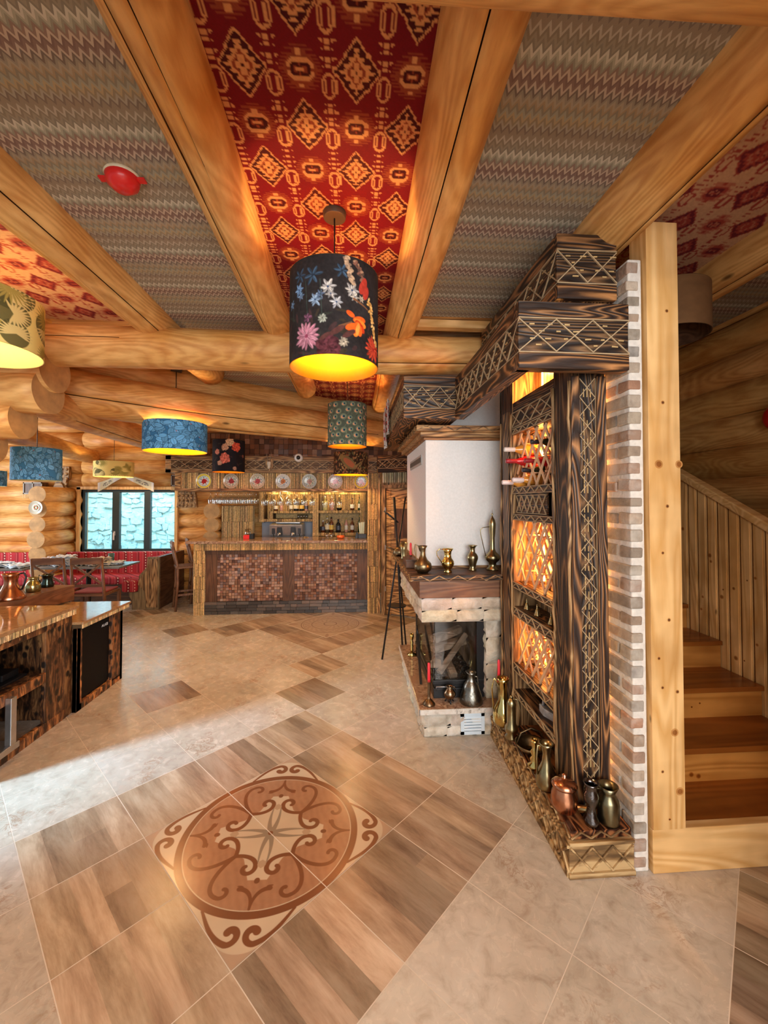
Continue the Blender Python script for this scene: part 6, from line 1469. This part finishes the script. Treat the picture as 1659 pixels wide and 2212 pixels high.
vessel('dark_mug', 'dark metal mug with side handle beside the brass jar', 'mug', (-2.84, 4.10, LZ), [(.045, 0), (.050, .01), (.046, .04), (.036, .07), (.044, .105), (.052, .115)], plain('dark green metal', (.06, .08, .07), .2, 1.0, var=.3), ([(-.045, 0, .10), (-.075, 0, .11), (-.08, 0, .07), (-.05, 0, .03)], .004))
vessel('black_handled_ewer', 'dark copper ewer cut by the left edge', 'jug', (-2.83, 3.36, LZ - .02), [(.06, 0), (.07, .02), (.075, .06), (.05, .11), (.03, .16), (.03, .22)], plain('dark copper', (.20, .09, .05), .3, 1.0, var=.2), ([(.02, 0, .22), (.06, 0, .24), (.075, 0, .20), (.06, 0, .12), (.055, 0, .08)], .009, M['blackm']))
t = thing('metal_stand', 'grey metal low stand pushed into the cabinet niche, cut by the left edge', 'stand', (-2.30, 2.88, -.015))
m = MB(); m.box(-.36, .145, -.255, .01, .086, .125); m.build('base_plate', M['steel'], t, bevel=.003); m = MB(); m.box(.105, .143, -.06, -.015, .125, .42); m.build('upright', M['steel'], t, bevel=.003)
# dark dishes on the cabinet shelf
t = thing('dark_tray', 'black tray with small items on the cabinet shelf', 'tray', (-2.42, 2.98, .425)); m = MB(); m.box(-.16, .12, -.16, .16, 0, .018); m.build('tray', M['blackm'], t, bevel=.004)
t = thing('black_box', 'black device lying on the tray on the cabinet shelf', 'device', (-2.42, 3.04, .443)); m = MB(); m.box(-.10, .08, -.06, .08, 0, .045); m.build('case', M['blackm'], t, bevel=.006)
for k, (dx, dy) in enumerate(((-.03, -.21), (.02, -.28), (-.08, -.25))):
    t = thing('small_glass', 'small clear glass on the cabinet shelf before the tray, %s' % ('nearest the tray', 'furthest from the tray', 'the one behind')[k], 'glass', (-2.40 + dx, 2.98 + dy, .425), 0, 'small glasses on the cabinet shelf'); m = MB(); m.lathe([(.018, 0), (.026, .06), (.024, .06), (.016, .005)], 14); m.build('glass_body', M['clear'], t)

# ================================================================ DINING CORNER
def boothm():
    t = NT('red kilim upholstery'); tc = t.n('ShaderNodeTexCoord'); sx = t.n('ShaderNodeSeparateXYZ'); t.l(tc.outputs['Object'], sx.inputs[0])
    s = t.math('FRACT', t.math('MULTIPLY', t.math('ADD', sx.outputs[0], t.math('MULTIPLY', sx.outputs[1], 1.0)), 3.1)); z = t.math('FRACT', t.math('MULTIPLY', sx.outputs[2], 22))
    c = t.ramp(s, [(0, 'a8242e'), (.14, '8a1822'), (.17, 'c05a58'), (.20, '8a1822'), (.30, 'b83038'), (.42, 'a02028'), (.46, 'c8625e'), (.49, 'a02028'), (.55, '7c141c'), (.68, 'b42c34'), (.80, 'c25454'), (.84, 'a8242e')], 'CONSTANT')
    d = t.math('MULTIPLY', t.ramp(s, [(0, (0, 0, 0)), (.59, (1, 1, 1)), (.64, (0, 0, 0)), (.90, (1, 1, 1)), (.94, (0, 0, 0))], 'CONSTANT'), t.ramp(z, [(0, (0, 0, 0)), (.3, (1, 1, 1)), (.72, (0, 0, 0))], 'CONSTANT'))
    c = t.mix(d, c, 'e8c8b0'); return t.base(t.mix(1.0, c, t.col(), 'MULTIPLY'), .85)
M['kilim'] = boothm()
def booth():
    t = thing('corner_bench', 'long red upholstered corner bench under the window with wooden end panel', 'bench', (-4.5, 7.5, 0)); S = lambda x: x + 4.5; T = lambda y: y - 7.5
    m = MB(); m.box(S(-6.9), S(-3.05), T(7.38), T(7.50), .40, .80); m.build('back_cushion', M['kilim'], t, bevel=.02)
    m = MB(); m.box(S(-6.9), S(-3.2), T(6.95), T(7.40), .33, .45); m.build('seat_cushion', M['kilim'], t, bevel=.03)
    m = MB(); m.box(S(-6.9), S(-3.2), T(7.0), T(7.45), 0.0, .33); m.box(S(-6.9), S(-3.0), T(7.50), T(7.54), 0.0, .79); m.build('bench_base', M['darkx'], t)
    m = MB(); m.box(S(-3.53), S(-3.305), T(6.62), T(6.72), .27, .44); m.box(S(-3.53), S(-3.12), T(6.70), T(6.98), .27, .45); m.build('arm_seat_cushion', M['kilim'], t, bevel=.035)
    m = MB(); m.box(S(-3.12), S(-3.03), T(6.70), T(7.40), .42, .80); m.build('arm_back_cushion', M['kilim'], t, bevel=.02)
    m = MB(); m.prism([(S(-3.39), 0), (S(-2.99), 0), (S(-2.99), .80), (S(-3.17), .80), (S(-3.18), .64), (S(-3.29), .52), (S(-3.30), .27), (S(-3.44), .265), (S(-3.43), .20), (S(-3.39), .14)], 'y', T(6.665), T(6.70), col=(.85, .9, .85)); m.build('end_panel', wood('weathered panel wood', (.34, .23, .12), (.17, .11, .06), 'z', 3, .6, 12, .6, .2), t, bevel=.004)
    m = MB(); m.prism([(S(-3.17), .03), (S(-3.01), .03), (S(-3.01), .77), (S(-3.16), .77), (S(-3.17), .60), (S(-3.29), .45), (S(-3.30), .38), (S(-3.20), .28)], 'y', T(6.655), T(6.668)); m.build('raised_moulding', M['scorchz'], t, bevel=.003)
    m = MB(); m.box(S(-3.03), S(-2.985), T(6.70), T(7.6), 0, .80); m.build('side_board', M['darky'], t)
booth()
def table(label, x0, x1, y0, y1):
    t = thing('dining_table', label, 'table', ((x0 + x1) / 2, (y0 + y1) / 2, 0), 0, 'dining tables along the red bench'); w, d = (x1 - x0) / 2, (y1 - y0) / 2
    m = MB(); m.box(-w, w, -d, d, .715, .74); m.build('table_top', plain('grey brown table top', (.20, .20, .19), .25, var=.2, nscale=6), t, bevel=.003)
    m = MB(); m.lathe([(.20, 0), (.20, .02), (.05, .04), (.032, .07), (.032, .68), (.10, .715)], 20); m.build('pedestal', M['blackm'], t); 
table('nearer dining table on the right, piled with folded cloths', -4.42, -3.27, 6.08, 6.66); table('dining table further left, cut by the left edge, with cloths', -5.75, -4.47, 5.98, 6.55)
def chair(label, x, y, rz):
    t = thing('dining_chair', label, 'chair', (x, y, 0), rz, 'brown cross back chairs at the tables'); w = .20; B = M['brownz']
    for s in (-1, 1):
        m = MB(); m.tube([(s * w, -.20, 0), (s * w * .98, -.17, .25), (s * w * .95, -.17, .46), (s * w * .92, -.23, .92)], [.018, .02, .02, .016], 8); m.build('rear_leg', B, t)
        m = MB(); m.bar((s * w, .19, 0), (s * w, .19, .44), .036, .036, (1, 0, 0)); m.build('front_leg', B, t)
        m = MB(); m.bar((s * w, -.16, .20), (s * w, .19, .20), .018, .03); m.build('stretcher', B, t)
    m = MB(); m.bar((-w, .0, .20), (w, .0, .20), .02, .02); m.build('stretcher', B, t)
    m = MB(); m.box(-w - .01, w + .01, -.18, .21, .42, .455); m.build('seat_frame', M['brownx'], t, bevel=.005)
    m = MB(); m.box(-w + .01, w - .01, -.16, .20, .455, .48); m.build('seat_cushion', plain('dusty red seat fabric', (.28, .06, .06), .8), t, bevel=.01)
    m = MB(); m.bar((-w * .95, -.225, .885), (w * .95, -.225, .885), .022, .085); m.build('top_rail', M['brownx'], t, bevel=.005); m = MB(); m.bar((-w * .95, -.178, .56), (w * .95, -.178, .56), .02, .035); m.build('lower_rail', M['brownx'], t)
    for s in (-1, 1): m = MB(); m.bar((-s * w * .9, -.18, .575), (s * w * .9, -.22, .845), .026, .014, (0, 1, 0)); m.build('cross_bar', B, t)
chair('brown cross back chair, the one nearest the bar', -3.45, 5.87, .05); chair('brown cross back chair in the middle, behind the copper jug', -3.93, 5.87, .08); chair('brown cross back chair hidden behind the copper jug at the left', -4.85, 5.75, .08)
def napkins(label, x, y, n, w, d, seed, col=(.66, .68, .70)):
    t = thing('folded_cloths', label, 'cloth', (x, y, .74), random.uniform(-.4, .4), 'piles of folded cloths on the tables'); rnd = random.Random(seed)
    for k in range(n):
        N = 14; P = np.zeros((N, N, 3)); C = np.zeros((N, N, 3)); z0 = k * .020; ph = rnd.random() * 6
        for i in range(N):
            for j in range(N):
                a, b = i / (N - 1) - .5, j / (N - 1) - .5; P[i, j] = (a * w * (1 + .2 * math.sin(ph + b * 9)), b * d * (1 + .15 * math.cos(ph + a * 7)), max(.001, z0 + .010 + .014 * math.sin(a * 17 + ph) * math.cos(b * 13 + ph * 2) + rnd.uniform(-.005, .008)))
                q = .75 + .5 * ((i * 3 + j * 5 + k) % 4 > 0); C[i, j] = tuple(c * q for c in col)
        o = grid_mesh('cloth_layer', P, C, M['paint'], t); md = o.modifiers.new('s', 'SOLIDIFY'); md.thickness = .006
napkins('low flat pile of pale cloths on the right table end', -3.50, 6.36, 2, .24, .22, 1, (.62, .68, .72)); napkins('tall crumpled pile of cloths beside the candle glass', -3.68, 6.30, 5, .17, .26, 2, (.62, .54, .46)); napkins('spread cream cloth pile in the middle of the right table', -3.92, 6.36, 3, .22, .26, 3, (.70, .68, .62))
napkins('highest crumpled white cloth pile', -4.12, 6.28, 7, .22, .24, 4, (.64, .70, .76)); napkins('pinkish brown folded cloth pile behind the middle chair', -4.33, 6.40, 5, .30, .24, 5, (.55, .46, .44)); napkins('white cloth pile at the right end of the left table', -4.68, 6.20, 2, .34, .28, 6, (.66, .74, .80)); napkins('white cloth pile with a peak on the left table', -5.00, 6.22, 3, .28, .28, 7, (.66, .74, .82))
t = thing('candle_glass', 'small dark green glass on the right table', 'glass', (-3.62, 6.52, .74)); m = MB(); m.lathe([(.04, 0), (.042, .14), (.038, .14), (.036, .01)], 18); m.build('glass_body', plain('smoky green glass', (.08, .16, .14), .1), t)
def stool(label, x, y, rz):
    t = thing('bar_stool', label, 'stool', (x, y, 0), rz, 'brown wooden bar stools at the left end of the bar'); B = M['brownz']; w = .165
    for s in (-1, 1):
        m = MB(); m.tube([(s * w, -.17, 0), (s * w * .92, -.14, .4), (s * w * .9, -.14, .66), (s * w * .92, -.215, 1.03)], [.019, .019, .018, .014], 8); m.build('rear_leg', B, t)
        m = MB(); m.bar((s * w, .17, 0), (s * w * .9, .14, .64), .034, .034, (1, 0, 0)); m.build('front_leg', B, t)
        m = MB(); m.bar((s * w * .95, -.155, .24), (s * w * .95, .155, .24), .02, .03); m.build('stretcher', B, t)
    m = MB(); m.bar((-w, .158, .22), (w, .158, .22), .02, .035); m.bar((-w, -.15, .30), (w, -.15, .30), .02, .03); m.build('footrest', M['brownx'], t)
    m = MB(); m.box(-.18, .18, -.17, .17, .635, .67); m.build('seat', M['brownx'], t, bevel=.01)
    m = MB(); m.prism([(-.17, .935), (.17, .935), (.175, 1.03), (.13, 1.05), (-.13, 1.05), (-.175, 1.03)], 'y', -.222, -.196); m.build('crest_rail', M['brownx'], t, bevel=.006)
    m = MB(); m.box(-.10, -.03, -.225, -.193, .975, .995); m.box(.0, .10, -.225, -.193, .965, 1.0); m.build('painted_cut_out', flat('painted light in cut out', (.45, .55, .60), .6), t)  # solid pale blocks, their colour painted as light passing through the crest rail
    for k in range(5): x_ = -.11 + k * .055; m = MB(); m.bar((x_ * .9, -.145, .67), (x_, -.205, .94), .026, .012, (0, 1, 0)); m.build('back_spindle', B, t)
stool('brown bar stool, the nearer of the pair beside the counter', -2.60, 6.72, R(-62)); stool('brown bar stool, the further one behind the first', -2.56, 7.20, R(-62))

# wall decorations
def ornament(label, x, z, w, h, seed):
    t = thing('carved_shutter', label, 'wall ornament', (x, 7.60, z)); m = MB(); m.prism([(-w / 2, 0), (w / 2, 0), (w / 2, h * .28), (w * .36, h * .34), (w * .36, h * .66), (w / 2, h * .72), (w / 2, h), (-w * .1, h), (-w * .14, h * .7), (-w * .3, h * .5), (-w / 2, h * .3)], 'y', -.04, .03); m.build('board', M['scorchz'], t, bevel=.006)
    m = MB(); rnd = random.Random(seed)
    for i in range(4):
        for j in range(9):
            a, b = -w * .42 + i * w * .27, h * .05 + j * h * .11
            if b < h * .3 or b > h * .72 or (i > 1): m.sphere((a + rnd.uniform(-.004, .004), -.045, b), w * .075, 8, 6, sc=(1, .6, 1))
    m.build('carved_knobs', M['scorchx'], t)['kind'] = 'stuff'
    m = MB(); m.cyl((w * .04, -.04, h * .5), (w * .04, -.07, h * .5), w * .26, n=28); m.build('round_boss', M['scorchx'], t, bevel=.006)
ornament('tall carved knobbly wooden board with a round boss, left of the window', -5.08, 1.52, .33, .74, 1)
t = thing('carved_bracket', 'small carved knobbly wooden bracket right of the window', 'wall ornament', (-2.93, 7.60, 1.55)); m = MB(); m.prism([(-.18, 0), (.17, 0), (.13, .36), (-.13, .36)], 'y', -.05, .03); m.build('board', M['scorchz'], t, bevel=.006); m = MB()
for i in range(5):
    for j in range(4): m.sphere((-.14 + i * .07, -.055, .04 + j * .085), .024, 8, 6, sc=(1, .6, 1))
m.build('carved_knobs', M['scorchx'], t)['kind'] = 'stuff'
def wallbox(label, x, z, w, h, y=7.45):
    t = thing('wall_lantern', label, 'lantern', (x, y, z)); m = MB(); m.box(-w / 2, w / 2, 0, .14, 0, h); m.build('box', M['darkz'], t, bevel=.004); m = MB()
    for a in (-w / 2, -.008, w / 2 - .016): m.box(a, a + .016, -.012, 0, 0, h)
    m.box(-w / 2, w / 2, -.012, 0, h - .02, h); m.box(-w / 2, w / 2, -.012, 0, 0, .02); m.build('frame', plain('grey lantern frame', (.22, .20, .17), .5), t); m = MB(); reeds(m, (-w / 2, -.01, -.07), (1, 0, 0), (0, 0, 1), (0, -1, 0), w, .065, .012, 3); m.build('cane_fringe', M['reed'], t)
wallbox('dark panelled wooden wall lantern beneath the left blue lamp', -5.42, 1.78, .30, .20); wallbox('dark panelled wooden wall lantern at the right of the window', -3.04, 1.92, .24, .20)
t = thing('plate', 'round painted plate hung on the log ends left of the window', 'plate', (-4.96, 6.895, 1.56)); m = MB(); m.lathe([(.03, .0), (.075, .006), (.10, .018), (.104, .020)], 32, col=(.72, .70, .58)); m.build('plate_rim', M['glaze'], t, rot=(R(90), 0, 0)); m = MB(); m.cyl((0, -.008, 0), (0, -.012, 0), .058, n=28, col=(.75, .74, .66)); m.build('plate_centre', M['glaze'], t); m = MB()
for k in range(9): m.sphere((.026 * math.cos(k * .7), -.014, .026 * math.sin(k * .7)), .011, 8, 5, col=((.62, .10, .05), (.10, .25, .06), (.7, .3, .08))[k % 3], sc=(1, .3, 1))
m.build('painted_flowers', M['glaze'], t)
def towelcol(s, t): 
    x, y = (s - .62) * 7, (t - .5) * 5
    if .30 < s < .36 or s > .93: return (.74, .72, .68)
    if abs(math.hypot(x, y) - .9) < .45 and math.sin(7 * math.atan2(y, x) + x * 3) > -.1: return (.10, .09, .10)
    return (.66, .62, .44) if s > .36 else (.72, .70, .64)
cloth('embroidered_towel', 'cream embroidered towel end hanging to the left over the window', lambda s, t: (-.42 * s, -.02 * math.sin(s * 6) - .02, -.20 * s + .16 * (t - .5) * (.4 + .6 * s)), 30, 16, towelcol, (-4.02, 7.58, 2.10))
cloth('embroidered_towel', 'cream embroidered towel end hanging to the right over the window', lambda s, t: (.52 * s, -.02 * math.sin(s * 6) - .04, -.22 * s + .16 * (t - .5) * (.4 + .6 * s)), 30, 16, towelcol, (-4.00, 7.56, 2.12))
